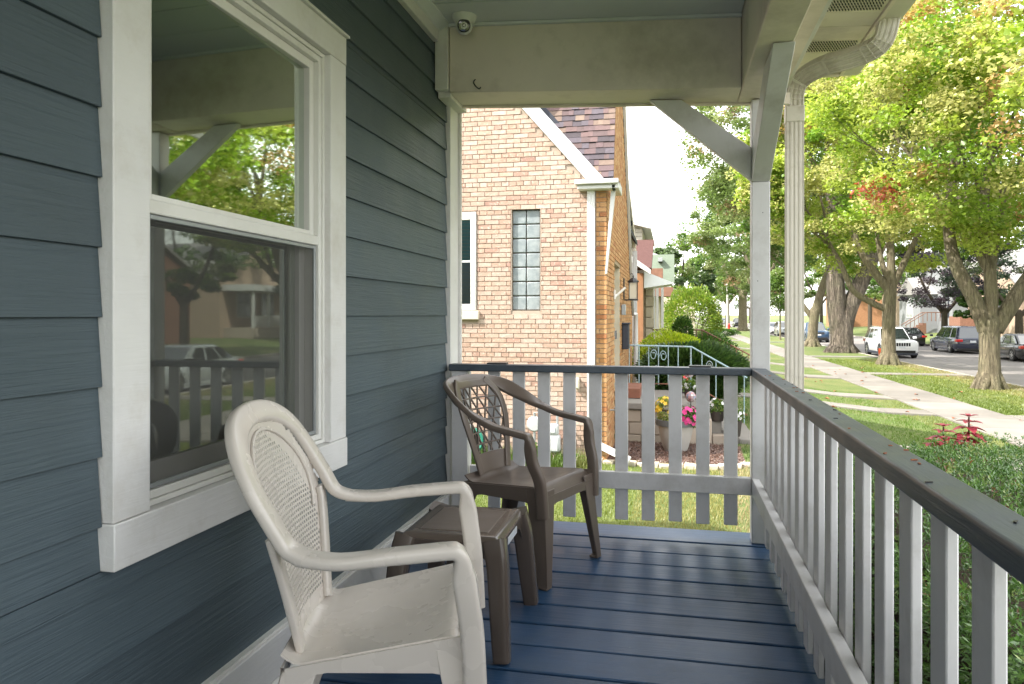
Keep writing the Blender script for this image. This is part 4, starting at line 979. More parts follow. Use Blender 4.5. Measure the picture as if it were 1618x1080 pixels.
def ball_pts(n, c, rad, seed=0, shell=.35):
    r = np.random.default_rng(seed); d = r.normal(size=(n, 3)); d /= np.linalg.norm(d, axis=1)[:, None]
    q_ = r.uniform(shell, 1, n) ** .6; return np.array(c) + d * q_[:, None] * np.array(rad)
def flowers(name, c, rad, n, size, colr, parent, seed):
    P = ball_pts(n, c, rad, seed, .85); mb = MB()
    for p in P:
        if p[2] < c[2] - rad[2] * .4: continue
        nrm = (Vector(p) - Vector(c)).normalized(); q_ = nrm.to_track_quat('Z', 'Y').to_matrix().to_4x4(); mx = Matrix.Translation(Vector(p)) @ q_ @ Matrix.Rotation(random.uniform(0, 6), 4, 'Z')
        for k in range(5):
            a = k * 1.2566; mb.add([(0, 0, 0), (size * math.cos(a - .5), size * math.sin(a - .5), size * .25), (size * 1.2 * math.cos(a), size * 1.2 * math.sin(a), size * .2), (size * math.cos(a + .5), size * math.sin(a + .5), size * .25)], [(0, 1, 2, 3)], mx)
    m = mat(name + ' petals', colr, .6); mb.build('petals', m, parent, kind='stuff')
GRN = [(3, (.09, .17, .03)), (3, (.14, .22, .045)), (1, (.20, .27, .06))]
pl = thing('flower_planter', (.06, 11.35, -.9), 'tall grey round planter with dark rim, yellow and pink flowers', 'planter')
MB().lathe([(.0, 0), (.15, 0), (.165, .02), (.24, .30), (.275, .50), (.255, .50), (.22, .3)], 32, (.06, 11.35, -.93)).build('pot', 'potgrey', pl, smooth=50)
MB().lathe([(.272, .44), (.292, .44), (.30, .53), (.275, .53), (.262, .47), (0, .47)], 32, (.06, 11.35, -.93)).build('pot_rim', 'potrim', pl, smooth=40)
leaf_cloud('foliage', 'leaf', np.vstack([ball_pts(500, (-.08, 11.3, -.27), (.17, .2, .22), 3), ball_pts(500, (.25, 11.3, -.37), (.18, .2, .17), 4)]), .05, np.vstack([tints(500, [(2, (.42, .42, .14)), (2, (.20, .30, .07)), (1, (.55, .52, .22))], 1), tints(500, GRN, 2)]), pl, seed=3)
flowers('pink', (.26, 11.25, -.36), (.19, .2, .17), 90, .028, (.75, .06, .30), pl, 5); flowers('yellow', (-.10, 11.25, -.22), (.15, .18, .17), 50, .028, (.80, .52, .04), pl, 6)
def small_pot(x, y_, z_, r_, h_, label, flc, seed, m='potdark'):
    p = thing('flower_pot', (x, y_, z_), label, 'flower pot'); MB().lathe([(0, 0), (r_ * .72, 0), (r_, h_), (r_ * .92, h_), (r_ * .88, h_ * .92), (0, h_ * .9)], 20, (x, y_, z_)).build('pot', m, p, smooth=40)
    leaf_cloud('foliage', 'leaf', ball_pts(260, (x, y_, z_ + h_ + .06), (r_ * 1.3, r_ * 1.3, .13), seed), .05, tints(260, GRN, seed), p, seed=seed)
    flowers('bloom%d' % seed, (x, y_, z_ + h_ + .08), (r_ * 1.3, r_ * 1.3, .13), 26, .026, flc, p, seed)
W_ = (.8, .8, .8)
small_pot(.98, 12.05, -.74, .11, .26, 'dark barrel pot of white flowers on the lowest stoop step', W_, 21)
small_pot(.72, 12.2, -.53, .12, .16, 'dark pot of white flowers on the middle stoop step', W_, 22)
small_pot(.30, 13.0, -.25, .10, .14, 'black pot of white flowers at the slab edge behind the globe', W_, 23)
small_pot(.20, 13.7, -.25, .10, .15, 'pot of red and pink flowers in the stoop corner by the iron post', (.75, .09, .10), 24)
for x, y_, z_, h_, lb in ((.30, 12.0, -.13, .16, 'silver mosaic gazing globe on a stake behind the planter'), (.30, 13.3, .14, .2, 'upper pinkish mosaic gazing globe beside the iron railing')):
    g = thing('gazing_globe', (x, y_, z_ - .5), lb, 'garden globe'); gm_ = island_mat('mosaic %.1f' % y_, [(0, (.6, .6, .62)), (.3, (.45, .2, .25)), (.5, (.7, .7, .7)), (.7, (.3, .35, .5)), (.9, (.6, .3, .3))], .2)
    mb = MB()
    for i in range(12):
        for j in range(7):
            a0, a1 = i / 12 * 6.283 + .02, (i + 1) / 12 * 6.283 - .02; b0, b1 = -1.5 + j * .43, -1.5 + (j + 1) * .43 - .04
            P = lambda a, b, r: (x + r * math.cos(b) * math.cos(a), y_ + r * math.cos(b) * math.sin(a), z_ + r * math.sin(b)); mb.hexa([P(a0, b0, .078), P(a1, b0, .078), P(a1, b1, .078), P(a0, b1, .078)], [P(a0, b0, .085), P(a1, b0, .085), P(a1, b1, .085), P(a0, b1, .085)])
    mb.build('tesserae', gm_, g); sph(MB(), Vector((x, y_, z_)), .079).build('globe', 'mortar', g, smooth=50); MB().tube([(x, y_, z_ - .75 if z_ < 0 else z_ - .39), (x, y_, z_ - .07)], .008, 6).build('stake', 'black', g)
# mulch bed and edging stones
mb = MB(); pts = [(-.95, 10.3), (-.2, 10.15), (.6, 10.25), (1.0, 10.7), (1.05, 11.9), (-.95, 11.95)]
MB().prism([(a, b) for a, b in pts], 'z', -.92, -.865).build('mulch_bed', 'mulch', kind='structure')
n = 5000; C = np.stack([rng.uniform(-.93, 1.0, n), rng.uniform(10.28, 11.93, n), rng.uniform(-.868, -.85, n)], 1)
leaf_cloud('mulch_chips', 'needle', C, .035, tints(n, [(2, (.20, .12, .09)), (2, (.11, .06, .045)), (1, (.30, .20, .16))], 4), up=.9, aspect=.35, seed=5)
for i in range(15):
    t = i / 14; x = -1.0 + 2.15 * t; y_ = 10.22 - .18 * math.sin(t * math.pi) + (.35 * max(0, t - .75) * 3)
    o = bx(-random.uniform(.06, .09), -.05, -.03, random.uniform(.06, .09), .05, random.uniform(.03, .07)).build('edging_stone', 'stone', bevel=.012); o.location = (x, y_ + random.uniform(-.03, .03), -.865); o.rotation_euler = (random.uniform(-.1, .1), random.uniform(-.1, .1), random.uniform(-.3, .3))
    tag(o, '%s pale limestone edging stone from the left along the mulch bed' % ('first second third fourth fifth sixth seventh eighth ninth tenth eleventh twelfth thirteenth fourteenth fifteenth'.split()[i]), 'stone', 'edging stones of the mulch bed')

# ------------------------------------------------------------------ grass blades, weeds
def blades(name, n, xr, yr, hgt, seed, pal, wd=.006):
    r = np.random.default_rng(seed); x = r.uniform(*xr, n); y_ = yr[0] + (yr[1] - yr[0]) * r.uniform(0, 1, n) ** 1.3
    z = np.array([gz(a, b) for a, b in zip(x, y_)]); h = hgt * r.uniform(.4, 1.3, n); a = r.uniform(0, 6.28, n); ln_ = r.uniform(.1, .8, n) * h
    B0 = np.stack([x, y_, z - .01], 1); d = np.stack([np.cos(a), np.sin(a), 0 * a], 1); s = np.stack([-np.sin(a), np.cos(a), 0 * a], 1) * wd
    tip = B0 + d * ln_[:, None]; tip[:, 2] += h
    V = np.stack([B0 - s, B0 + s, tip], 1).reshape(-1, 3); me = bpy.data.meshes.new(name); me.vertices.add(3 * n); me.vertices.foreach_set('co', V.ravel().astype(np.float32))
    me.loops.add(3 * n); me.loops.foreach_set('vertex_index', np.arange(3 * n, dtype=np.int32)); me.polygons.add(n); me.polygons.foreach_set('loop_start', (np.arange(n) * 3).astype(np.int32))
    at = me.attributes.new('tint', 'FLOAT_COLOR', 'POINT'); c4 = np.ones((n, 4)); c4[:, :3] = tints(n, pal, seed); at.data.foreach_set('color', np.repeat(c4, 3, axis=0).ravel().astype(np.float32))
    me.update(); me.materials.append(M['grassb']); o = link(name, me); o['kind'] = 'stuff'; return o
GP = [(3, (.15, .20, .045)), (3, (.20, .24, .06)), (2, (.28, .27, .10)), (2, (.33, .28, .15))]
GP2 = [(3, (.085, .155, .035)), (3, (.12, .19, .04)), (1, (.20, .22, .07))]
blades('grass', 90000, (-3.4, 1.6), (4.3, 10.3), .045, 31, GP)
blades('grass', 70000, (1.0, 6.1), (4.3, 24), .05, 32, GP2, .008)
blades('grass', 45000, (7.7, 11.3), (14, 42), .06, 33, GP, .014)
blades('grass', 1600, (-3.0, -1.1), (9.7, 10.15), .22, 34, GP2, .008)
wd_ = thing('weed_plant', (-1.35, 9.85, -.88), 'leafy green weed beside the gas meter', 'plant'); leaf_cloud('foliage', 'leaf', ball_pts(160, (-1.85, 9.85, -.72), (.16, .1, .16), 9), .07, tints(160, GRN, 9), wd_, seed=9)
leaf_cloud('foliage', 'leaf', ball_pts(140, (-1.35, 9.9, -.8), (.2, .1, .1), 10), .06, tints(140, GRN, 10), wd_, seed=10)
# fallen leaves on lawn and walk
for i in range(46):
    x = random.choice((random.uniform(7.7, 11.2), random.uniform(6.2, 7.6), random.uniform(3, 6))); y_ = random.uniform(17, 36); s_ = random.uniform(.05, .09)
    o = MB().add([(-s_, 0, 0), (0, -s_ * .7, s_ * .5), (s_, 0, .01), (0, s_ * .7, s_ * .45)], [(0, 1, 2), (0, 2, 3)]).build('fallen_leaf', 'deadleaf'); o.location = (x, y_, gz(x, y_) + .045); o.rotation_euler.z = random.uniform(0, 6)
    tag(o, 'brown curled leaf fallen on the lawn or sidewalk', 'leaf', 'fallen leaves by the street')

# ------------------------------------------------------------------ yew hedge in front of the porch
def sprigs(name, P, Nrm, parent, nl, L_, wd, pal, seed):
    """shoots with needles: every shoot nl needles round a short stem"""
    r = np.random.default_rng(seed); n = len(P); d = Nrm + r.normal(size=(n, 3)) * .35; d /= np.linalg.norm(d, axis=1)[:, None]
    a = np.cross(d, r.normal(size=(n, 3))); a /= np.linalg.norm(a, axis=1)[:, None]; b = np.cross(d, a)
    base = []; tip = []; side = []
    S_ = r.uniform(.6, 1.3, n)
    for k in range(nl):
        th = k * 2.4; t = k / nl; rd = a * math.cos(th) + b * math.sin(th)
        o_ = P + d * (t * L_ * 1.3 * S_)[:, None]; dir_ = rd * (.95 - .55 * t) + d * (.35 + .7 * t); dir_ /= np.linalg.norm(dir_, axis=1)[:, None]
        base.append(o_); tip.append(o_ + dir_ * (L_ * (1 - .35 * t) * S_)[:, None]); sd = np.cross(dir_, d); sd /= np.linalg.norm(sd, axis=1)[:, None] + 1e-9; side.append(sd * wd)
    B0 = np.stack(base, 1).reshape(-1, 3); T = np.stack(tip, 1).reshape(-1, 3); Sd = np.stack(side, 1).reshape(-1, 3); m1 = (B0 * .45 + T * .55)
    V = np.stack([B0, m1 - Sd, T, m1 + Sd], 1).reshape(-1, 3) - np.array(absloc(parent)); N_ = len(B0)
    me = bpy.data.meshes.new(name); me.vertices.add(4 * N_); me.vertices.foreach_set('co', V.ravel().astype(np.float32)); me.loops.add(4 * N_); me.loops.foreach_set('vertex_index', np.arange(4 * N_, dtype=np.int32))
    me.polygons.add(N_); me.polygons.foreach_set('loop_start', (np.arange(N_) * 4).astype(np.int32))
    at = me.attributes.new('tint', 'FLOAT_COLOR', 'POINT'); c4 = np.ones((n, 4)); c4[:, :3] = tints(n, pal, seed, .3); at.data.foreach_set('color', np.repeat(c4, 4 * nl, axis=0).ravel().astype(np.float32))
    me.update(); me.materials.append(M['needle']); o = link(name, me, parent); o['kind'] = 'stuff'; return o
hg = thing('yew_hedge', (1.5, 2, -.9), 'dense dark green yew hedge clipped below the side railing', 'hedge')
def hedge_pts(n, seed):
    r = np.random.default_rng(seed); x0, x1, y0, y1, zt = .58, 2.5, .2, 3.75, .59; P = []; Nn = []
    while len(P) < n:
        q_ = r.uniform()
        if q_ < .55: p = np.array([r.uniform(x0, x1), r.uniform(y0, y1), zt]); nr = np.array([0, 0, 1.])
        elif q_ < .85: p = np.array([x0, r.uniform(y0, y1), r.uniform(-.8, zt)]); nr = np.array([-1., 0, .35])
        else: p = np.array([r.uniform(x0, x1), y1, r.uniform(-.5, zt)]); nr = np.array([0, 1., .35])
        # rounded shoulders and lumps
        ex = min(p[0] - x0, x1 - p[0]); ey = min(p[1] - y0, y1 - p[1])
        if q_ < .55: p[2] -= .10 * max(0, 1 - ex / .2) ** 2 + .12 * max(0, 1 - ey / .3) ** 2 + (.35 * max(0, (p[1] - 3.0)) ** 1.5 if p[0] < 1.1 else 0) * (1.1 - min(p[0], 1.1))
        p[2] += .035 * math.sin(p[0] * 7 + 1) * math.cos(p[1] * 6) + .02 * math.sin(p[1] * 17 + p[0] * 5)
        dep = r.exponential(.022); p = p - nr * dep; P.append(p); Nn.append(nr + r.normal(size=3) * .35)
    return np.array(P), np.array(Nn)
P_, N_ = hedge_pts(40000, 3)
sprigs('foliage', P_, N_, hg, 8, .021, .0026, [(4, (.09, .20, .035)), (3, (.13, .26, .045)), (2, (.19, .34, .07)), (.5, (.30, .38, .09))], 4)
P_, N_ = hedge_pts(900, 8); P_ = P_[(np.sin(P_[:, 0] * 5 + P_[:, 1] * 3) > .35)]; N_ = N_[:len(P_)]
sprigs('dead_sprig', P_, N_, hg, 9, .026, .0022, [(1, (.30, .11, .04)), (1, (.22, .08, .035))], 5)
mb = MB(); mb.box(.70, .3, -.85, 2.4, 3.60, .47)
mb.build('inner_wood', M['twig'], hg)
mb = MB()
for i in range(160):
    y_ = random.uniform(.3, 3.6); z_ = random.uniform(-.8, .3); mb.tube([(.74, y_, z_), (.66, y_ + random.uniform(-.08, .08), z_ + random.uniform(.02, .2)), (.6, y_ + random.uniform(-.12, .12), z_ + random.uniform(.1, .35))], [.006, .004, .002], 4)
mb.build('branches', 'twig', hg)
cl = thing('coleus_plant', (1.4, 4.0, -.6), 'red coleus plant with pointed leaves rising behind the yew hedge', 'plant')
def coleus(cx_, cy_, zt, tiers, s_):
    MB().tube([(cx_, cy_, -.9), (cx_, cy_, zt)], .004, 6).build('stem', 'curtain', cl)
    for k in range(tiers):
        z_ = zt - k * .036 * s_
        for q_ in range(4):
            a = q_ * 1.57 + k * .78 + random.uniform(-.2, .2); L_ = (.055 + .022 * k) * s_; wd = L_ * .30; mb = MB()
            mx = Matrix.Translation((cx_, cy_, z_)) @ Matrix.Rotation(a, 4, 'Z') @ Matrix.Rotation(R(-28 + 14 * k), 4, 'Y')
            vs = []; fs = []; K = 6
            for i in range(K + 1):
                t = i / K; w_ = wd * math.sin(math.pi * min(1, t * .9 + .08)) ** .8 * (1 + .12 * (i % 2)); dz = -.25 * L_ * t * t
                vs += [(t * L_ + .004, -w_, dz + w_ * .35), (t * L_ + .004, 0, dz), (t * L_ + .004, w_, dz + w_ * .35)]
            for i in range(K): a_ = i * 3; fs += [(a_, a_ + 3, a_ + 4, a_ + 1), (a_ + 1, a_ + 4, a_ + 5, a_ + 2)]
            mb.add(vs, fs, mx); mb.build('leaf', CM, cl, smooth=60)
CM = mat('coleus red', (.42, .025, .05), .55); setc(CM, ramp(CM, noise(CM, coords(CM), 30, 3), [(.35, (.30, .015, .04)), (.7, (.52, .05, .07))]))
coleus(1.43, 4.0, .675, 5, .72); coleus(1.30, 3.95, .63, 5, .7); coleus(1.22, 3.85, .575, 4, .6); coleus(1.36, 3.85, .59, 4, .6); coleus(1.27, 3.84, .585, 3, .6)

# ------------------------------------------------------------------ shrubs by the neighbour
def bush(name, c, rad, n, size, pal, label, seed, catg='shrub', needle=False, group=None):
    t = thing(name, (c[0], c[1], gz(c[0], c[1])), label, catg, group)
    P = ball_pts(n, c, rad, seed, .55); 
    nz_ = np.sin(P[:, 0] * 5) * np.cos(P[:, 1] * 4 + P[:, 2] * 5); P = P + (P - np.array(c)) * (nz_ * .10)[:, None]
    P[:, 2] = np.maximum(P[:, 2], gz(c[0], c[1]))
    dirs = (P - np.array(c)) / np.array(rad); dirs[:, 2] += .3
    leaf_cloud('foliage', 'needle' if needle else 'leaf', P, size, tints(n, pal, seed), t, aspect=.25 if needle else .6, seed=seed, dirs=dirs)
    mb = MB()
    for i in range(9):
        a = random.uniform(0, 6.28); mb.tube([(c[0] + .1 * math.cos(a), c[1] + .1 * math.sin(a), gz(*c[:2]) - .05), (c[0] + rad[0] * .4 * math.cos(a), c[1] + rad[1] * .4 * math.sin(a), c[2] - rad[2] * .2), (c[0] + rad[0] * .7 * math.cos(a), c[1] + rad[1] * .7 * math.sin(a), c[2] + rad[2] * .3)], [.04, .025, .008], 5)
    mb.build('branches', 'barkd', t); return t
DG = [(3, (.05, .11, .025)), (3, (.075, .15, .03)), (1, (.12, .20, .045))]; YG = [(3, (.40, .50, .05)), (2, (.48, .54, .08)), (1, (.28, .40, .05))]
bush('juniper_bush', (.42, 15.6, -.05), (1.15, .8, .68), 14000, .13, DG, 'wide dark green juniper bush behind the iron railing', 41, needle=True)
bush('golden_shrub', (-.0, 18.6, -.05), (.98, .8, .85), 9000, .07, YG, 'bright yellow green shrub behind the dark juniper bush', 42)
bush('round_hedge', (1.3, 26, -.2), (.9, 1.5, .8), 5000, .09, DG, 'green shrub at the second house steps', 43)
bush('low_shrub', (5.2, 84, -.8), (2.2, 1.2, .45), 2500, .16, DG, 'low grey green shrub on the lawn by the far sidewalk', 44)
bush('leafy_tree_shrub', (1.0, 38, .9), (1.5, 1.5, 1.75), 9000, .13, [(3, (.22, .30, .05)), (2, (.15, .25, .04)), (1, (.30, .34, .08))], 'yellow green small tree spreading in front of the green roofed house', 45, 'tree')
bush('evergreen_shrub', (.35, 24.5, .3), (.4, .4, .95), 2500, .09, DG, 'small dark pointed evergreen before the limestone house', 46)

# ------------------------------------------------------------------ street trees
def limb(mb, p, d, L_, r, depth, rnd, ends, seg=7):
    n = 4; pts = [p.copy()]; q_ = p.copy(); dd = d.copy()
    for k in range(n):
        dd = (dd + Vector((rnd.uniform(-1, 1), rnd.uniform(-1, 1), rnd.uniform(-.4, .7))) * .20).normalized(); q_ = q_ + dd * (L_ / n); pts.append(q_.copy())
    rs = [r * (1 - .55 * k / n) for k in range(n + 1)]; mb.tube(pts, rs, seg if depth < 2 else 4, caps=False)
    if depth < 3:
        for k in range(3 if depth else 4):
            t = rnd.uniform(.45, 1); i = min(n - 1, int(t * n)); b = pts[i].lerp(pts[i + 1], t * n - i) if i < n else pts[-1]
            nd_ = (dd + Vector((rnd.uniform(-1, 1), rnd.uniform(-1, 1), rnd.uniform(-.5, .6))) * .9).normalized(); limb(mb, b, nd_, L_ * rnd.uniform(.5, .75), rs[i] * .55, depth + 1, rnd, ends, 5)
    if depth >= 1: ends.append(pts[-1]); ends.append(pts[2])
def tree(name, base, trunk, limbs, cc, cr, nclump, nleaf, size, pal, label, seed, bark='bark', group=None, flat=.55, clump=.9, special=None, shellp=.5):
    """trunk: [(pt, r)], limbs: list of [(pt, r)...] in world offsets from base; crown ellipsoid cc/cr with leaf clumps"""
    rnd = random.Random(seed); r = np.random.default_rng(seed); bp_ = Vector(base); t = thing(name, base, label, 'tree', group)
    mb = MB(); ends = []
    trunk = list(trunk) + [((trunk[-1][0][0], trunk[-1][0][1], trunk[-1][0][2] + .35), trunk[-1][1] * .35)]
    P = cat_spline([bp_ + Vector(p) for p, _ in trunk], 4); R_ = np.interp(np.linspace(0, len(trunk) - 1, len(P)), range(len(trunk)), [x[1] for x in trunk])
    mb.tube(P, list(R_ * .93), 18, caps=False)
    # flared roots
    for k in range(9):
        a = k * .7 + rnd.uniform(-.2, .2); r0 = trunk[0][1]; mb.tube([bp_ + Vector((math.cos(a) * r0 * .35, math.sin(a) * r0 * .35, .5)), bp_ + Vector((math.cos(a) * r0 * .66, math.sin(a) * r0 * .66, .16)), bp_ + Vector((math.cos(a) * r0 * 1.12, math.sin(a) * r0 * .98, -.10))], [r0 * .34, r0 * .30, r0 * .12], 8)
    for lm in limbs:
        Q = cat_spline([bp_ + Vector(p) for p, _ in lm], 4); rs = np.interp(np.linspace(0, len(lm) - 1, len(Q)), range(len(lm)), [x[1] for x in lm]); mb.tube(Q, list(rs), 9, caps=False)
        d = (Q[-1] - Q[-3]).normalized()
        for k in range(3): limb(mb, Q[-1 - k * 2], (d + Vector((rnd.uniform(-.6, .6), rnd.uniform(-.6, .6), rnd.uniform(-.1, .5)))).normalized(), cr[2] * rnd.uniform(.5, .8), rs[-1] * .8, 0, rnd, ends)
    mb.build('trunk', bark, t, smooth=70)
    # crown clumps
    C0 = np.array(cc); E = np.array([tuple(e) for e in ends]) if ends else np.zeros((0, 3))
    d = r.normal(size=(nclump * 3, 3)); d /= np.linalg.norm(d, axis=1)[:, None]; q_ = r.uniform(shellp, 1, len(d)) ** .5
    K = C0 + d * q_[:, None] * np.array(cr); K[:, 2] = np.where(K[:, 2] < C0[2], C0[2] + (K[:, 2] - C0[2]) * .8, K[:, 2])
    # uneven outline: drop clumps in low-frequency gaps
    g = np.sin(K[:, 0] * 1.1 + seed) + np.sin(K[:, 1] * 1.0 + seed * 2) + np.sin(K[:, 2] * 1.3 + seed * 3); K = K[g > -1.15][:nclump]
    if len(E): 
        inn = (((E - C0) / (np.array(cr) * 1.05)) ** 2).sum(1) < 1; K = np.vstack([K, E[inn][:nclump // 2]])
    sz_ = r.uniform(.5, 1.15, len(K)) * clump; per = nleaf // len(K)
    hue = tints(len(K), pal, seed, .12)
    if special: hue = special(K, hue, r)
    off = r.normal(size=(len(K), per, 3)); off /= np.linalg.norm(off, axis=2)[:, :, None]; off *= (r.uniform(.1, 1, (len(K), per, 1)) ** .5)
    off *= sz_[:, None, None] * np.array([1, 1, flat]); off[:, :, 2] -= .25 * flat * (off[:, :, 0] ** 2 + off[:, :, 1] ** 2) / np.maximum(sz_[:, None], .3)
    L_ = (K[:, None] + off).reshape(-1, 3); tn = np.repeat(hue, per, axis=0) * r.uniform(.75, 1.25, (len(L_), 1))
    leaf_cloud('crown', 'leaf', L_, size, tn, t, up=.5, aspect=.85, fold=.16, seed=seed)
    return t
MAP = [(4, (.25, .36, .055)), (4, (.38, .46, .095)), (1.5, (.16, .27, .04)), (3.2, (.47, .47, .18)), (.35, (.44, .30, .13))]
GR = [(4, (.10, .18, .04)), (3, (.14, .22, .05)), (2, (.19, .26, .07)), (1, (.24, .28, .12))]
GR2 = [(4, (.14, .20, .06)), (3, (.19, .25, .08)), (2, (.25, .29, .12)), (.6, (.30, .22, .12))]
def autumn(zlo, amt):
    def f(K, hue, r):
        hi = (K[:, 2] > zlo) & (r.uniform(size=len(K)) < amt); hue[hi] = np.array([.52, .36, .15]) * r.uniform(.8, 1.15, (hi.sum(), 1))
        rd = r.uniform(size=len(K)) < .007; hue[rd] = np.array([.32, .09, .05]); return hue
    return f
G0 = -1.22
tree('maple_tree', (10.0, 26.3, G0), [((0, 0, -.1), .50), ((0, 0, .25), .37), ((0, 0, 1.2), .31), ((0, 0, 2.15), .34)],
     [[((-.1, 0, 1.9), .25), ((-.45, 0, 2.9), .23), ((-.95, .05, 4.0), .20), ((-1.15, .1, 5.2), .17), ((-1.0, .2, 7.2), .12)],
      [((0, 0, 1.9), .22), ((.05, 0, 3.0), .20), ((.0, .1, 4.3), .17), ((-.05, .3, 6.0), .14), ((.3, .3, 8.5), .09)],
      [((.15, 0, 1.9), .26), ((.9, 0, 3.2), .24), ((1.5, -.1, 4.3), .20), ((1.9, -.2, 5.8), .16), ((2.3, -.2, 7.8), .10)],
      [((1.1, 0, 3.4), .18), ((1.9, .1, 3.9), .14), ((2.9, .3, 4.8), .10)],
      [((.0, 0, 3.7), .13), ((-.35, .1, 4.6), .12), ((-.6, .2, 6.1), .08)], [((.1, .1, 3.8), .12), ((.35, .3, 5.0), .10), ((.7, .5, 6.5), .07)]],
     (10.2, 26.2, 7.6), (5.6, 5.3, 5.6), 420, 130000, .13, MAP, 'nearest street maple with a four way fork and yellow green leaves, right of frame', 5, special=autumn(9.3, .22))
tree('maple_tree', (10.1, 37.9, G0), [((0, 0, -.1), .55), ((0, 0, .3), .36), ((0, 0, 1.5), .32), ((.05, 0, 3.0), .30), ((.1, 0, 4.0), .30)],
     [[((0, 0, 2.6), .16), ((-.8, 0, 3.0), .15), ((-1.6, 0, 3.6), .14), ((-2.1, 0, 4.8), .12), ((-2.7, .1, 6.0), .09)],
      [((0, 0, 3.6), .22), ((-.6, 0, 4.4), .19), ((-1.3, .1, 5.6), .15), ((-1.9, .2, 7.5), .10)], [((.1, 0, 3.8), .22), ((.1, 0, 5.2), .18), ((.0, .2, 7.5), .14), ((.1, .3, 10), .08)],
      [((.2, 0, 3.8), .18), ((.7, 0, 4.9), .15), ((1.3, .1, 6.2), .11), ((1.9, .1, 8.2), .08)], [((0, 0, 3.9), .14), ((-.3, .2, 5.2), .12), ((-.5, .4, 7), .08)]],
     (10.0, 37.9, 8.2), (6.3, 5.7, 6.4), 420, 115000, .15, MAP, 'street maple behind the white parked car with a long curved low branch', 6, special=autumn(10, .2))
tree('silver_maple_tree', (10.5, 49.6, G0), [((0, 0, -.1), .98), ((0, 0, .5), .76), ((0, 0, 1.6), .68), ((0, 0, 2.3), .58)],
     [[((-.10, 0, 1.2), .58), ((-.25, 0, 2.6), .60), ((-.35, 0, 4.2), .56), ((-.4, 0, 6.2), .50), ((-.5, .2, 9), .34), ((-.8, .3, 13), .18)], [((.12, 0, 1.2), .52), ((.38, 0, 2.6), .53), ((1.1, 0, 4.3), .48), ((1.9, 0, 6.3), .42), ((2.7, .3, 9), .30), ((3.2, .3, 12.5), .16)]],
     (9.6, 50, 12.0), (8.6, 6, 7.2), 360, 70000, .20, GR2, 'huge old double trunk silver maple with furrowed bark by the street', 7, bark='bark2', clump=1.2)
tree('pale_barked_tree', (10.3, 58.5, G0), [((0, 0, -.1), .62), ((0, 0, .3), .42), ((.1, 0, 1.6), .36), ((.2, 0, 2.7), .40)],
     [[((0, 0, 2.2), .2), ((-.7, 0, 3.2), .18), ((-1.1, 0, 4.2), .14), ((-1.6, 0, 6), .09)], [((.2, 0, 2.4), .34), ((.7, 0, 4.3), .29), ((1.2, 0, 6.0), .24), ((.8, 0, 8), .16), ((.5, 0, 11), .09)], [((1.2, 0, 5.8), .2), ((1.7, 0, 7.4), .16), ((2.0, .2, 10), .09)]],
     (10.4, 58.5, 8.6), (6, 5.5, 5), 260, 42000, .20, GR, 'leaning pale barked street tree beyond the huge silver maple', 8)
tree('young_tree', (10.1, 73.5, G0), [((0, 0, 0), .10), ((0, 0, 1.0), .08), ((0, 0, 2.6), .07)], [[((0, 0, 2.5), .06), ((0, 0, 4.5), .04)], [((0, 0, 2.5), .05), ((-.6, 0, 4), .03)], [((0, 0, 2.6), .05), ((.6, 0, 4.2), .03)]],
     (10.1, 73.5, 3.2), (2.1, 2.0, 2.1), 90, 9000, .20, GR, 'thin young tree on the tree lawn beside the corner post', 9)
tree('near_maple_tree', (11.0, 15.6, G0), [((0, 0, -.1), .45), ((0, 0, .3), .33), ((0, 0, 2.3), .29)], [[((0, 0, 2.2), .2), ((-.8, 0, 4.0), .16), ((-1.4, 0, 6.5), .1)], [((0, 0, 2.2), .2), ((.9, .3, 4.2), .16), ((1.5, .5, 7), .09)], [((0, 0, 2.2), .18), ((.1, -.6, 4.2), .15), ((0, -1, 7), .09)]],
     (11.1, 15.8, 7.0), (4.5, 4.4, 4.2), 240, 36000, .16, MAP, 'street maple just outside the right edge with leaves reaching into view', 10)
# farther row
def simple_tree(name, x, y_, h, rad, n, size, pal, label, seed, bark='bark', tr=.35, low=.35, group=None, zb=G0, lean=0):
    return tree(name, (x, y_, zb), [((0, 0, 0), tr * 1.3), ((0, 0, .6), tr), ((0, 0, h * .3), tr * .85)],
                [[((0, 0, h * .28), tr * .6), ((-rad * .3, 0, h * .5), tr * .4), ((-rad * .5, 0, h * .75), tr * .2)], [((0, 0, h * .28), tr * .6), ((rad * .3, 0, h * .5), tr * .4), ((rad * .4, 0, h * .8), tr * .2)]],
                (x + lean, y_, zb + h * (low + 1) / 2), (rad, rad, h * (1 - low) / 2), max(40, int(n / 190)), n, size, pal, label, seed, bark=bark, clump=rad * .17, group=group)
simple_tree('tall_ash_tree', 9.6, 84, 19, 6.6, 36000, .26, GR2, 'tall light green tree overhanging the far sidewalk left of the post', 51, tr=.42, low=.20, lean=-1.0)
simple_tree('spreading_tree', 10.2, 112, 18.5, 8.6, 30000, .30, GR, 'broad green tree above the red hydrant', 52, tr=.7, low=.20, lean=-2.2)
simple_tree('street_tree', 11.0, 99, 12, 3.5, 12000, .26, GR2, 'twin stemmed tree just right of the red hydrant', 53, tr=.4, low=.3)
simple_tree('street_tree', 10.2, 142, 15, 6.5, 14000, .36, GR, 'far street tree beside the pale utility pole', 54, tr=.45, low=.26, lean=-1.5)
simple_tree('street_tree', 9.0, 185, 15, 8, 12000, .45, GR, 'farthest street tree at the end of the sidewalk', 55, tr=.5, low=.24, lean=-2)
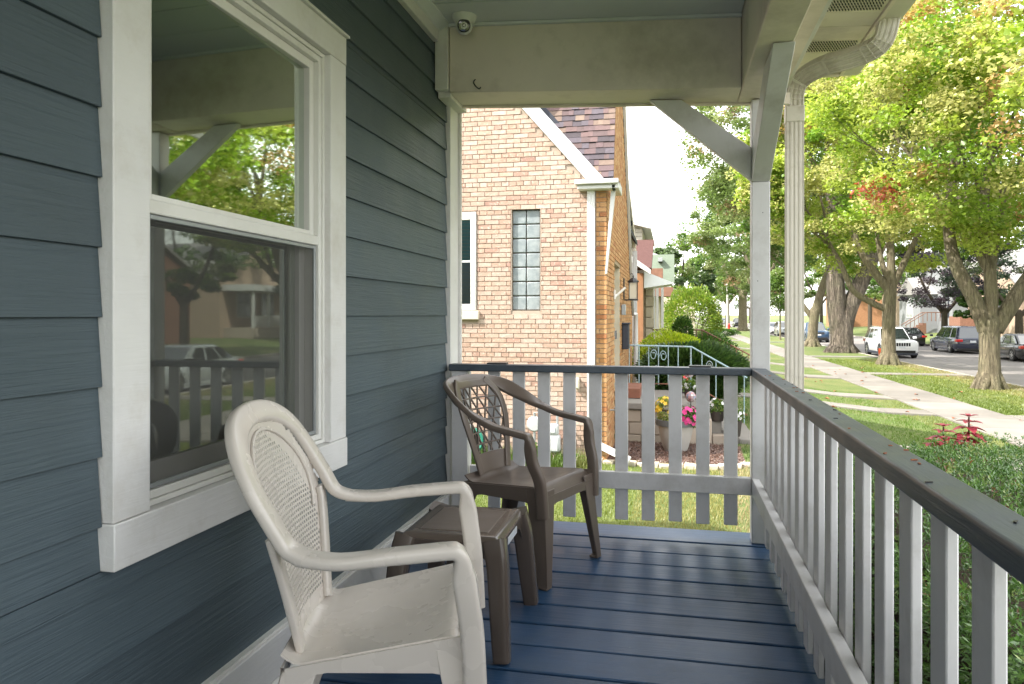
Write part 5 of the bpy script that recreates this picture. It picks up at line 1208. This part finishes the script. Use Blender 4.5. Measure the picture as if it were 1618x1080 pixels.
for i, (x, y_, h, rad, pal, lb) in enumerate([
    (21.8, 66, 8.6, 4.4, [(3, (.055, .045, .055)), (2, (.08, .06, .07)), (2, (.05, .08, .04))], 'dark purple leaved maple across the street before the white house'),
    (23.5, 57, 8.0, 4.8, [(3, (.06, .05, .06)), (3, (.05, .08, .045)), (1, (.09, .12, .05))], 'dark leaved tree across the street behind the nearest maple trunk'),
    (22.6, 60.5, 4.4, 1.9, [(3, (.07, .14, .03)), (2, (.10, .18, .04))], 'small deep green tree across the street over the navy minivan'),
    (24, 98, 13, 6.5, GR, 'green tree across the street behind the silver maple'), (22.5, 120, 14, 6, GR, 'tree across the street between the two pale trunks'),
    (24, 150, 15, 8, GR, 'far tree across the street near the corner post'), (33, 80, 14, 7, GR2, 'tall tree rising behind the white house'), (36, 58, 13, 7.5, GR, 'tree behind the porch house at right'),
    (30, 112, 13, 7, GR, 'tree behind the orange brick house'), (22, 205, 17, 10, GR, 'large hazy tree far down the other side of the street'), (42, 70, 15, 8, GR2, 'distant crown filling the gap above the far roofs'),
    (22.5, 36, 10, 4.5, GR, 'green tree across the street right of the frame'), (24, 22, 11, 5, GR, 'green tree across the street seen in the window glass')]):
    simple_tree('far_side_tree', x, y_, h, rad, 15000 if i < 3 else 11000, .17 if i < 3 else .30, pal, lb, 60 + i, bark='barkd', tr=.28, low=.27 if i != 2 else .3, group='trees across the street')
for i, (x, y_, h, rad, lb) in enumerate([(-1, 110, 13, 7, 'dark tree behind the green roof'), (-14, 150, 14, 9, 'dark tree mass beyond the pale far roof'), (4, 240, 12, 11, 'hazy trees closing the far end of the street'), (26, 260, 15, 14, 'hazy crown at the street end')]):
    simple_tree('background_tree', x, y_, h, rad, 8000, .5, [(3, (.07, .11, .05)), (2, (.10, .15, .06))], lb, 90 + i, bark='barkd', tr=.4, low=.2)

# ------------------------------------------------------------------ houses further on
def house(name, label, X0, X1, Y0, Y1, zb, ze, zr, wall, roof, ridge='y', oh=.35):
    t = thing(name, ((X0 + X1) / 2, (Y0 + Y1) / 2, zb), label, 'house'); bx(X0, Y0, zb, X1, Y1, ze).build('wall', wall, t)
    if ridge == 'y':
        xm = (X0 + X1) / 2; MB().prism([(X0 - oh, ze - .05), (xm, zr), (X1 + oh, ze - .05), (X1 + oh, ze + .12), (xm, zr + .17), (X0 - oh, ze + .12)], 'y', Y0 - oh, Y1 + oh).build('roof', roof, t)
        MB().prism([(X0, ze), (X1, ze), (xm, zr)], 'y', Y0 + .001, Y1 - .001).build('gable', wall, t)
    else:
        ym = (Y0 + Y1) / 2; MB().prism([(Y0 - oh, ze - .05), (ym, zr), (Y1 + oh, ze - .05), (Y1 + oh, ze + .12), (ym, zr + .17), (Y0 - oh, ze + .12)], 'x', X0 - oh, X1 + oh).build('roof', roof, t)
        MB().prism([(Y0, ze), (Y1, ze), (ym, zr)], 'x', X0 + .001, X1 - .001).build('gable', wall, t)
    return t
def fwin(t, face, p, a, b, za, zb_, shutters=False, bars=True, fm='spoutw'):
    """window on a wall face: face 'x' at x=p spanning y a..b, face 'y' at y=p spanning x a..b"""
    def B_(u0, u1, z0, z1, d0, d1): return bx(p + d0, u0, z0, p + d1, u1, z1) if face == 'x' else bx(u0, p + d0, z0, u1, p + d1, z1)
    w_ = thing('window'); w_.parent = t; w_.location = Vector((p, (a + b) / 2, za) if face == 'x' else ((a + b) / 2, p, za)) - absloc(t)
    mb = MB()
    for args in ((a - .08, a, za - .08, zb_ + .08), (b, b + .08, za - .08, zb_ + .08), (a, b, za - .08, za), (a, b, zb_, zb_ + .08)):
        q_ = B_(*args, -.06, .01); mb.add(q_.v, q_.f)
    if bars:
        q_ = B_((a + b) / 2 - .02, (a + b) / 2 + .02, za, zb_, -.045, -.02); mb.add(q_.v, q_.f); q_ = B_(a, b, (za + zb_) / 2 - .025, (za + zb_) / 2 + .025, -.05, -.02); mb.add(q_.v, q_.f)
    mb.build('frame', fm, w_); B_(a, b, za, zb_, -.03, -.005).build('pane', 'wdark', w_)
    if shutters:
        for u in (a - .5, b + .1): B_(u, u + .4, za - .05, zb_ + .05, -.05, -.002).build('shutter', 'shut', w_)
# second house: limestone front, red roof, dormer, awning
h2 = house('limestone_house', 'limestone fronted house with red shingle roof, cream dormer and white awning', -9, -1.15, 23.5, 33, -1, 2.4, 2.7, 'stonew', 'shingr', 'x', oh=.1)
MB().hexa([(-5, 22.9, 2.62), (-.60, 22.9, 2.62), (-.60, 23.05, 2.55), (-5, 23.05, 2.55)], [(-5, 24.3, 3.62), (-.56, 24.3, 3.62), (-.56, 24.45, 3.55), (-5, 24.45, 3.55)]).build('red_roof_slope', 'shingr', h2)
MB().prism([(24.4, 2.4), (24.4, 3.5), (27, 2.4)], 'x', -1.3, -.75).build('front_gable', 'stonew', h2)
bx(-6, 24.9, 3.3, -.95, 31, 4.02).build('dormer_wall', 'gcream', h2)
MB().prism([(-6.5, 5.0), (-1.9, 4.36), (-.68, 4.02), (-.68, 4.12), (-1.9, 4.50), (-6.5, 5.2)], 'y', 24.6, 31.2).build('dormer_roof', 'spoutw', h2)
MB().prism([(-6, 4.02), (-.95, 4.02), (-1.9, 4.32), (-6, 4.9)], 'y', 24.9, 25.1).build('dormer_gable', 'gcream', h2)
for k in range(5): bx(-6, 24.87, 3.52 + k * .14, -.96, 24.895, 3.52 + k * .14 + .12).build('dormer_siding', 'gcream', h2)
bx(-1.5, 22.9, -.95, -.86, 23.45, 2.45).build('orange_pier', 'brickor', h2)
MB().prism([(-1.3, 3.05), (-.62, 2.55), (-.62, 2.40), (-1.3, 2.85)], 'y', 22.6, 22.95).build('eave', 'spoutw', h2)
for k in range(7):
    x = -1.15 - .0
    bx(-1.15, 25.0 + (k % 2) * .25, -.35 + k * .36, -1.10, 25.9 + (k % 3) * .3, -.35 + k * .36 + .33).build('ashlar_block', 'stonew', h2, bevel=.02)
    bx(-.86, 25.15, -.35 + k * .36, -.66 + (k % 2) * .08, 25.3, -.35 + k * .36 + .33).build('ashlar_block', 'stonew', h2, bevel=.02)
bx(-1.1, 25.3, -.9, -.62, 28.4, 2.35).build('stone_bay', 'stonew', h2)
fwin(h2, 'x', -.61, 26.6, 28.2, .4, 2.1)
aw = thing('window_awning', (-.4, 24.5, 2.2), 'white metal awning over the limestone house entrance', 'awning')
MB().hexa([(-.85, 23.6, 2.02), (.02, 24.0, 2.16), (.02, 25.6, 2.16), (-.85, 25.6, 2.02)], [(-.85, 23.6, 2.56), (.02, 24.0, 2.21), (.02, 25.6, 2.21), (-.85, 25.6, 2.56)]).build('canopy', 'awn', aw)
for k in range(3): bx(.021, 24.0 + k * .53, 2.10, .05, 24.0 + k * .53 + .5, 2.2).build('valance', 'awn', aw)
for x, y_, lb in ((-.56, 30.2, 'left slim white porch column beyond the awning'), (-.36, 30.2, 'right slim white porch column beyond the awning')):
    c_ = thing('porch_column', (x, y_, -.2), lb, 'column'); bx(x - .05, y_ - .05, -.2, x + .05, y_ + .05, 2.3).build('shaft', 'spoutw', c_); bx(x - .07, y_ - .07, 2.3, x + .07, y_ + .07, 2.36).build('capital', 'spoutw', c_)
s2 = thing('second_stoop', (.2, 27, -1), 'raised stoop with brown iron railing before the limestone house', 'stoop')
bx(-.94, 25.3, -1.1, 1.0, 30.6, -.2).build('core', 'block', s2)
for k in range(6): bx(1.0 + k * .28, 26.5, -1.2, 1.28 + k * .28 - .003, 28.0, -.36 - k * .14).build('step', 'conc', s2)
MB().tube([(-.9, 25.35, .66), (1.0, 25.35, .66), (2.7, 25.35, -.25)], .03, 6).build('top_rail', 'ironbr', s2)
for k in range(19): MB().tube([(-.85 + k * .185, 25.35, -.2 if k < 11 else -.2 - (k - 10) * .1), (-.85 + k * .185, 25.35, .66 if k < 11 else .66 - (k - 10) * .1)], .014, 5).build('baluster', 'ironbr', s2)
# third house with green roof and brick porch
h3 = house('green_roof_house', 'brick house with tall pale green shingle roof and brick porch wall', -9, -.6, 46, 57, -1, 3.0, 3.3, 'brickred', 'shingg', 'x', oh=.1)
MB().hexa([(-6, 45.3, 3.1), (.17, 45.3, 3.1), (.17, 45.6, 3.1), (-6, 45.6, 3.1)], [(-6, 47, 4.95), (.17, 47, 4.95), (.17, 47.3, 4.95), (-6, 47.3, 4.95)]).build('green_roof_slope', 'shingg', h3)
bx(-.82, 45.9, 4.45, -.55, 46.6, 4.7).build('roof_vent', 'pipe', h3); bx(-2.5, 43.8, 2.25, .10, 45.9, 2.78).build('porch_wall', 'brickred', h3); bx(-2.3, 44, 2.8, -.5, 45, 3.9).build('chimney', 'brickred', h3)
bx(-.5, 44, 2.9, .10, 45.2, 3.08).build('porch_frieze', 'spoutw', h3); MB().prism([(44, 2.24), (46, 2.24), (46, -.9), (45.8, -.9), (45.7, 1.5), (45, 2.0)], 'x', -.6, -.5).build('porch_arch', 'spoutw', h3); bx(-1.5, 45.2, -.9, -.65, 46, 2.24).build('stone_base', 'stonew', h3)
house('pale_roof_house', 'far house with pale grey gable roof above the yellow green tree', -6.5, 2.2, 72, 84, -1, 2.6, 4.5, 'stonew', 'roofg', 'y')
house('distant_house', 'low distant house beside the far end of the lawns', -10, -1, 95, 107, -1, 3.0, 6.0, 'bricktan', 'roofg', 'y')
mbp = thing('white_porch_post', (4, 66, -1), 'white square post with dark planter on a far lawn', 'post'); bx(3.3, 66, -1.15, 3.55, 66.25, 1.0).build('post', 'spoutw', mbp); bx(3.0, 65.8, 1.0, 3.85, 66.5, 1.15).build('cap', 'shut', mbp)
# across the street
h4 = house('white_clapboard_house', 'white clapboard house with dark shutters across the street', 28.5, 38, 84, 96, -1.0, 3.9, 7.2, 'gwhite', 'roofg', 'x')
bx(26.8, 88.5, -1.0, 28.49, 96, 3.4).build('front_bay', 'gwhite', h4); MB().prism([(88.2, 3.4), (96.3, 3.4), (92.3, 5.4)], 'x', 26.5, 28.6).build('bay_roof', 'roofg', h4)
fwin(h4, 'x', 28.49, 85.4, 86.8, .9, 3.0, True); fwin(h4, 'x', 26.79, 91, 93, .9, 2.9)
s4 = thing('brown_steps', (27, 86.5, -1), 'brown wooden steps with railing before the white clapboard house', 'steps')
for k in range(7): bx(24.6 + k * .3, 86.2, -1.1, 24.9 + k * .3, 87.6, -.95 + k * .2).build('step', 'ironbr', s4)
for yy in (86.2, 87.6):
    MB().tube([(24.6, yy, .0), (26.7, yy, 1.4), (28.4, yy, 1.4)], .05, 5).build('handrail', 'ironbr', s4)
    for k in range(9): MB().tube([(24.7 + k * .42, yy, -.9 + min(k, 5) * .27), (24.7 + k * .42, yy, .06 + min(k, 5) * .27)], .03, 4).build('baluster', 'ironbr', s4)
h5 = house('tan_brick_house', 'tan brick bungalow left of the white clapboard house', 29, 38, 100, 112, -1, 3.8, 7, 'bricktan', 'roofg', 'x'); fwin(h5, 'x', 28.99, 102, 103.6, 1.0, 3.0); fwin(h5, 'y', 99.99, 30, 31.6, 1.0, 3.0)
h6 = house('orange_brick_house', 'orange brick house seen between the street tree trunks', 27, 37, 126, 140, -1, 4.4, 7.5, 'brickor', 'roofg', 'x'); fwin(h6, 'x', 26.99, 128, 130, 1.0, 3.0)
h7 = house('pink_brick_house', 'pinkish brick house behind the navy minivan', 28.5, 38, 69, 80, -1, 3.6, 6.8, 'bricktan', 'roofg', 'x'); bx(26.5, 76.2, -1, 28.49, 79, 1.0).build('porch_wall', 'brickred', h7); fwin(h7, 'x', 28.49, 71, 73, .9, 2.8)
h8 = house('porch_front_house', 'tan house with white railed front porch at the right edge', 31.5, 40, 53.5, 65, -1, 4.0, 7.4, 'bricktan', 'roofg', 'x')
bx(28.8, 54, -1, 31.49, 64, .1).build('porch_base', 'block', h8); bx(28.6, 53.8, 3.1, 31.6, 64.2, 3.6).build('porch_fascia', 'spoutw', h8); bx(28.7, 54.2, .1, 28.8, 64, 1.0)
for k in range(5): bx(28.85, 54.1 + k * 2.4, .1, 29.05, 54.3 + k * 2.4, 3.1).build('column', 'spoutw', h8)
mb = MB()
for k in range(60): mb.box(28.9, 54.3 + k * .16, .2, 28.94, 54.34 + k * .16, 1.0)
mb.box(28.88, 54.2, 1.0, 28.98, 64, 1.08); mb.build('porch_rail', 'spoutw', h8); fwin(h8, 'x', 31.49, 56, 58, 1.0, 3.0); fwin(h8, 'x', 31.49, 60, 62, 1.0, 3.0)
s8 = thing('white_rail_steps', (27.5, 60, -1), 'white railed porch steps behind the black sedan', 'steps')
for k in range(6): bx(27.0 + k * .3, 60.3, -1.1, 27.3 + k * .3, 61.8, -.9 + k * .18).build('step', 'conc', s8)
for yy in (60.3, 61.8):
    MB().tube([(26.9, yy, .05), (28.8, yy, 1.15)], .04, 5).build('handrail', 'spoutw', s8)
    for k in range(9): MB().tube([(27 + k * .21, yy, -.85 + k * .12), (27 + k * .21, yy, .1 + k * .12)], .02, 4).build('baluster', 'spoutw', s8)
house('red_brick_house', 'red brick house across the street right of the frame', 29, 38, 34, 46, -1, 4, 7, 'brickred', 'roofg', 'x'); house('cream_house', 'cream sided house seen only in the window glass', 29, 38, 16, 28, -1, 4, 7, 'gcream', 'roofg', 'x')

# ------------------------------------------------------------------ cars
def car(label, loc, rz, L_, W_c, H_, paint, kind='sedan', group='cars parked along the street', trimc=None):
    """x forward, wheels on z=0"""
    t = thing({'suv': 'parked_suv', 'van': 'parked_minivan', 'sedan': 'parked_car', 'pickup': 'parked_pickup'}[kind], loc, label, {'suv': 'car', 'van': 'minivan', 'sedan': 'car', 'pickup': 'pickup truck'}[kind], group, rz=rz)
    B = lambda mb, n, m, **k: mb.build(n, m, t, local=True, **k)
    hw = W_c / 2; fr = L_ / 2
    belt = {'suv': .60, 'van': .56, 'sedan': .64, 'pickup': .60}[kind] * H_; hood = {'suv': .60, 'van': .53, 'sedan': .60, 'pickup': .61}[kind] * H_
    tail = {'suv': .62, 'van': .58, 'sedan': .66, 'pickup': .58}[kind] * H_; zb = .22 if kind != 'sedan' else .18
    st_ = {'suv': (.22, .06, -.40, -.475), 'van': (.32, .14, -.42, -.48), 'sedan': (.22, .06, -.24, -.40), 'pickup': (.22, .10, -.08, -.12)}[kind]   # windshield base, roof front, roof rear, rear glass base (x/L)
    # lower body loft
    xs = [-.5, -.49, -.44, -.3, -.1, .1, .27, .38, .46, .492, .5]; secs = []
    for x in xs:
        e = max(0, (abs(x) - .38) / .12); w_ = hw * (1 - .16 * e ** 2.2)
        top = tail if x < st_[3] else (belt if x < st_[0] else hood - (hood * .10) * ((x - st_[0]) / (.5 - st_[0])) ** 1.6)
        if kind in ('suv', 'van') and x < -.3: top = belt
        if abs(x) > .495: top -= .10
        lo = zb + (.10 * e if abs(x) < .5 else .18)
        secs.append([(x * L_, s * a * w_, z_) for s, a, z_ in ((1, .90, lo), (1, .985, lo + .10), (1, 1.0, (lo + top) * .5), (1, .985, top - .12), (1, .93, top - .02), (1, .80, top + .012), (1, .4, top + .03), (-1, 0, top + .035), (-1, .4, top + .03), (-1, .80, top + .012), (-1, .93, top - .02), (-1, .985, top - .12), (-1, 1.0, (lo + top) * .5), (-1, .985, lo + .10), (-1, .90, lo))])
    n = len(secs[0]); vs = [p for s_ in secs for p in s_]; fs = [(i * n + k, i * n + (k + 1) % n, (i + 1) * n + (k + 1) % n, (i + 1) * n + k) for i in range(len(secs) - 1) for k in range(n)]
    fs += [tuple(range(n))[::-1], tuple(range((len(secs) - 1) * n, len(secs) * n))]
    B(MB().add(vs, fs), 'body', paint, smooth=42)
    # greenhouse
    a, b, c, d = [v * L_ for v in st_]; wb, wt = hw * .93, hw * .74; zr = H_ - .02
    def G(x, s, u): return None
    bot = [(a, wb * .92), ((a + b) / 2 * 1.0, wb), ((c + d) / 2, wb), (d, wb * .9)]; topp = [(b, wt * .93), (b - .25, wt), (c + .2, wt), (c, wt * .9)]
    V = []; 
    for (x, y_) in bot: V += [(x, y_, belt - .03), (x, -y_, belt - .03)]
    for (x, y_) in topp: V += [(x, y_, zr - .05), (x, -y_, zr - .05)]
    for (x, y_) in topp: V += [(x * .97, y_ * .78, zr + .01), (x * .97, -y_ * .78, zr + .01)]
    F = []
    for i in range(3): F += [(2 * i, 8 + 2 * i, 10 + 2 * i, 2 * i + 2), (2 * i + 1, 2 * i + 3, 11 + 2 * i, 9 + 2 * i), (8 + 2 * i, 16 + 2 * i, 18 + 2 * i, 10 + 2 * i), (9 + 2 * i, 11 + 2 * i, 19 + 2 * i, 17 + 2 * i), (16 + 2 * i, 17 + 2 * i, 19 + 2 * i, 18 + 2 * i)]
    F += [(0, 1, 9, 8), (8, 9, 17, 16), (6, 14, 15, 7), (14, 22, 23, 15)]
    B(MB().add(V, F), 'cabin', paint, smooth=30, bevel=.03)
    def pane(q4, name, push=.012, inset=.10):
        q4 = [Vector(p) for p in q4]; cc_ = sum(q4, Vector()) / 4; nn = (q4[1] - q4[0]).cross(q4[3] - q4[0]).normalized()
        if nn.dot(cc_ - Vector((0, 0, belt))) < 0: nn = -nn
        q4 = [p + (cc_ - p) * inset for p in q4]; B(MB().hexa([p + nn * push for p in q4], [p - nn * .01 for p in q4]), name, 'carglass')
    pane([V[0], V[1], V[9], V[8]], 'windscreen', inset=.07); pane([V[6], V[7], V[15], V[14]], 'rear_window', inset=.09)
    for sgn in (1, -1):
        k0 = 0 if sgn == 1 else 1
        lo0, lo3 = Vector(V[0 + k0]).lerp(Vector(V[2 + k0]), .55), Vector(V[6 + k0]); hi0, hi3 = Vector(V[8 + k0]).lerp(Vector(V[10 + k0]), .25), Vector(V[14 + k0])
        lo0.y = hi0.y + (lo0.y - hi0.y); cuts = (0, .36, .70, 1) if kind in ('suv', 'van', 'sedan') else (0, .5, 1)
        for u0, u1 in zip(cuts, cuts[1:]):
            ya = sgn * (wb + .002); q4 = []
            for (u, h_) in ((u0 + .015, 0), (u1 - .015, 0), (u1 - .015, 1), (u0 + .015, 1)):
                x = (lo0.x + (lo3.x - lo0.x) * u) * (1 - h_) + (hi0.x + (hi3.x - hi0.x) * u) * h_; q4.append(Vector((x, sgn * (wb * (1 - h_) + wt * h_), (belt + .0) * (1 - h_) + (zr - .07) * h_)))
            pane(q4, 'side_window', .016, .09)
    # wheels
    wr = {'suv': .37, 'van': .34, 'sedan': .33, 'pickup': .38}[kind]; ax = (L_ * .305, -L_ * .285)
    for x in ax:
        for sgn in (1, -1):
            mx = Matrix.Translation((x, sgn * (hw - .11), wr)) @ Matrix.Rotation(R(-90 * sgn), 4, 'X')
            wh = MB().lathe([(wr * .62, -.10), (wr * .97, -.10), (wr, -.07), (wr, .09), (wr * .96, .115), (wr * .66, .12), (wr * .62, .10)], 24, mx=mx); w_o = B(wh, 'wheel', 'rubber', smooth=40)
            rm_ = MB().lathe([(0, .05), (wr * .6, .05), (wr * .66, .118), (wr * .6, .12)], 24, mx=mx)
            for k in range(6):
                a_ = k * 1.047; rm_.add([(.04 * math.cos(a_ + 1.57), .04 * math.sin(a_ + 1.57), .11), (-.04 * math.cos(a_ + 1.57), -.04 * math.sin(a_ + 1.57), .11), (wr * .62 * math.cos(a_ - .09), wr * .62 * math.sin(a_ - .09), .116), (wr * .62 * math.cos(a_ + .09), wr * .62 * math.sin(a_ + .09), .116)], [(0, 1, 2, 3)], mx)
            rm_.build('rim', 'rim', w_o, local=True)
            arch = MB(); K = 16
            for r0, r1, d_ in ((wr + .02, wr + .10, .004),):
                v_ = []; 
                for k in range(K + 1):
                    a_ = math.pi * k / K - .1 + .2 * (k / K) * 0; 
                    for r_ in (r0, r1): v_ += [(x + r_ * math.cos(a_), sgn * (hw + .006), wr + r_ * math.sin(a_)), (x + r_ * math.cos(a_), sgn * (hw - .12), wr + r_ * math.sin(a_))]
                f_ = []
                for k in range(K): a0 = 4 * k; f_ += [(a0, a0 + 2, a0 + 6, a0 + 4), (a0 + 2, a0 + 3, a0 + 7, a0 + 6), (a0, a0 + 4, a0 + 5, a0 + 1)]
                arch.add(v_, f_)
            B(arch, 'wheel_arch', trimc or paint, smooth=50)
            B(MB().lathe([(0, 0), (wr + .03, 0), (wr + .03, .002), (0, .002)], 20, mx=Matrix.Translation((x, sgn * (hw - .004), wr + .01)) @ Matrix.Rotation(R(-90 * sgn), 4, 'X')), 'wheel_well', 'dark')
    # lights, grille, plate, bumpers, mirrors, handles
    for sgn in (1, -1):
        B(MB().hexa([(fr - .02, sgn * hw * .50, hood - .30), (fr - .26, sgn * hw * .97, hood - .27), (fr - .30, sgn * hw * .97, hood - .12), (fr - .05, sgn * hw * .50, hood - .16)], [(fr - .10, sgn * hw * .5, hood - .30), (fr - .34, sgn * hw * .90, hood - .27), (fr - .38, sgn * hw * .9, hood - .12), (fr - .14, sgn * hw * .5, hood - .16)]), 'headlight', 'head')
        B(MB().box(-fr - .012, sgn * hw * .58, tail - .26, -fr + .30, sgn * hw * .975, tail - .10), 'taillight', 'tail', bevel=.02)
        B(MB().box(a - .15, sgn * (hw + .01), belt + .02, a - .02, sgn * (hw + .20), belt + .17), 'mirror', paint, bevel=.03)
        for xx in (.08 * L_, -.14 * L_): B(MB().box(xx - .1, sgn * (hw - .01), belt - .15, xx + .1, sgn * (hw + .02), belt - .12), 'door_handle', 'chrome' if kind != 'suv' else paint)
        B(MB().box(-fr * .5, sgn * hw * .98, zb - .02, fr * .5, sgn * (hw + .012), zb + .12), 'sill_trim', trimc or paint, bevel=.02)
        if kind == 'suv': B(MB().tube([(b - .2, sgn * wt * .9, zr + .05), (c + .2, sgn * wt * .9, zr + .05)], .018, 5), 'roof_rail', 'chrome')
    mb = MB(); ng = 7
    for k in range(ng): y0 = -hw * .46 + k * (hw * .92 / ng); mb.box(fr - .04, y0 + .012, hood - .36, fr + .012, y0 + hw * .92 / ng - .02, hood - .17)
    B(mb, 'grille', 'dark'); B(MB().box(fr - .05, -hw * .72, zb + .10, fr + .012, hw * .72, zb + .24), 'lower_grille', 'dark', bevel=.02)
    B(MB().box(fr + .0, -.17, hood - .47, fr + .02, .17, hood - .35), 'number_plate', 'plate'); B(MB().box(-fr - .02, -.17, tail - .30, -fr, .17, tail - .17), 'number_plate', 'plate')
    B(MB().box(fr - .3, -hw * .86, zb - .04, fr - .01, hw * .86, zb + .09), 'bumper', trimc or 'dark', bevel=.04); B(MB().box(-fr + .01, -hw * .86, zb - .04, -fr + .3, hw * .86, zb + .14), 'bumper', trimc or 'dark', bevel=.04)
    if kind == 'pickup': B(MB().box(-fr + .1, -hw * .86, belt, d - .05, hw * .86, belt + .06), 'bed_cover', 'dark')
    return t
car('white four wheel drive wagon parked facing us behind the second maple trunk', (12.85, 47.9, ZS), R(-90), 4.8, 1.94, 1.76, 'wht_paint', 'suv', trimc='shut')
car('navy minivan parked across the street, partly behind the nearest maple trunk', (18.7, 54.2, ZS), R(90), 5.15, 2.0, 1.76, 'navy_paint', 'van')
car('black sedan cut by the right edge of the picture', (18.8, 45.6, ZS), R(90), 4.8, 1.85, 1.46, 'blk_paint', 'sedan')
car('black sedan seen over the bonnet of the white wagon', (18.7, 65.5, ZS), R(90), 4.8, 1.85, 1.46, 'blk_paint', 'sedan')
car('silver wagon parked behind the thin young tree', (12.9, 90.5, ZS), R(-90), 4.7, 1.9, 1.7, 'slv_paint', 'suv')
car('blue pickup truck beside the leaning pale tree', (12.9, 72.5, ZS), R(-90), 5.4, 1.95, 1.8, 'blue_paint', 'pickup')
car('small white car behind the silver wagon', (12.9, 99, ZS), R(-90), 4.5, 1.8, 1.5, 'wht_paint', 'sedan')
car('white car beyond the hydrant trees', (12.9, 121, ZS), R(-90), 4.6, 1.85, 1.6, 'wht_paint', 'suv')
car('dark wagon just behind the red hydrant', (12.8, 150, ZS), R(-90), 4.7, 1.9, 1.8, 'blk_paint', 'suv')
car('silver car by the pale utility pole far down the street', (12.9, 195, ZS), R(-90), 4.6, 1.85, 1.6, 'slv_paint', 'suv')
car('silver sedan reflected in the porch window', (12.9, 22, ZS), R(-90), 4.7, 1.85, 1.5, 'slv_paint', 'sedan')
hd = thing('fire_hydrant', (9.2, 125, G0), 'red fire hydrant on the far tree lawn', 'hydrant')
MB().lathe([(.22, 0), (.22, .06), (.15, .08), (.15, .62), (.20, .66), (.17, .80), (.06, .92), (0, .94)], 12, (9.2, 125, G0)).build('body', 'red', hd, smooth=40); MB().tube([(8.95, 125, G0 + .5), (9.45, 125, G0 + .5)], .08, 8).build('outlet', 'red', hd)
up_ = thing('utility_pole', (9.6, 134, G0), 'pale utility pole between the far street trees', 'pole'); MB().tube([(9.6, 134, G0), (9.6, 134, 9)], [.2, .15], 8).build('pole', 'pole', up_); bx(8.6, 133.9, 8.2, 10.6, 134.1, 8.35).build('crossarm', 'barkd', up_)
th = thing('orange_reflector', (11.4, 44.4, G0), 'orange marker beside the front wheel of the white wagon', 'marker'); bx(11.34, 44.4, G0, 11.40, 44.46, G0 + .45).build('stake', 'orange', th, bevel=.02); bx(11.31, 44.38, G0 + .25, 11.43, 44.395, G0 + .5).build('panel', 'orange', th)
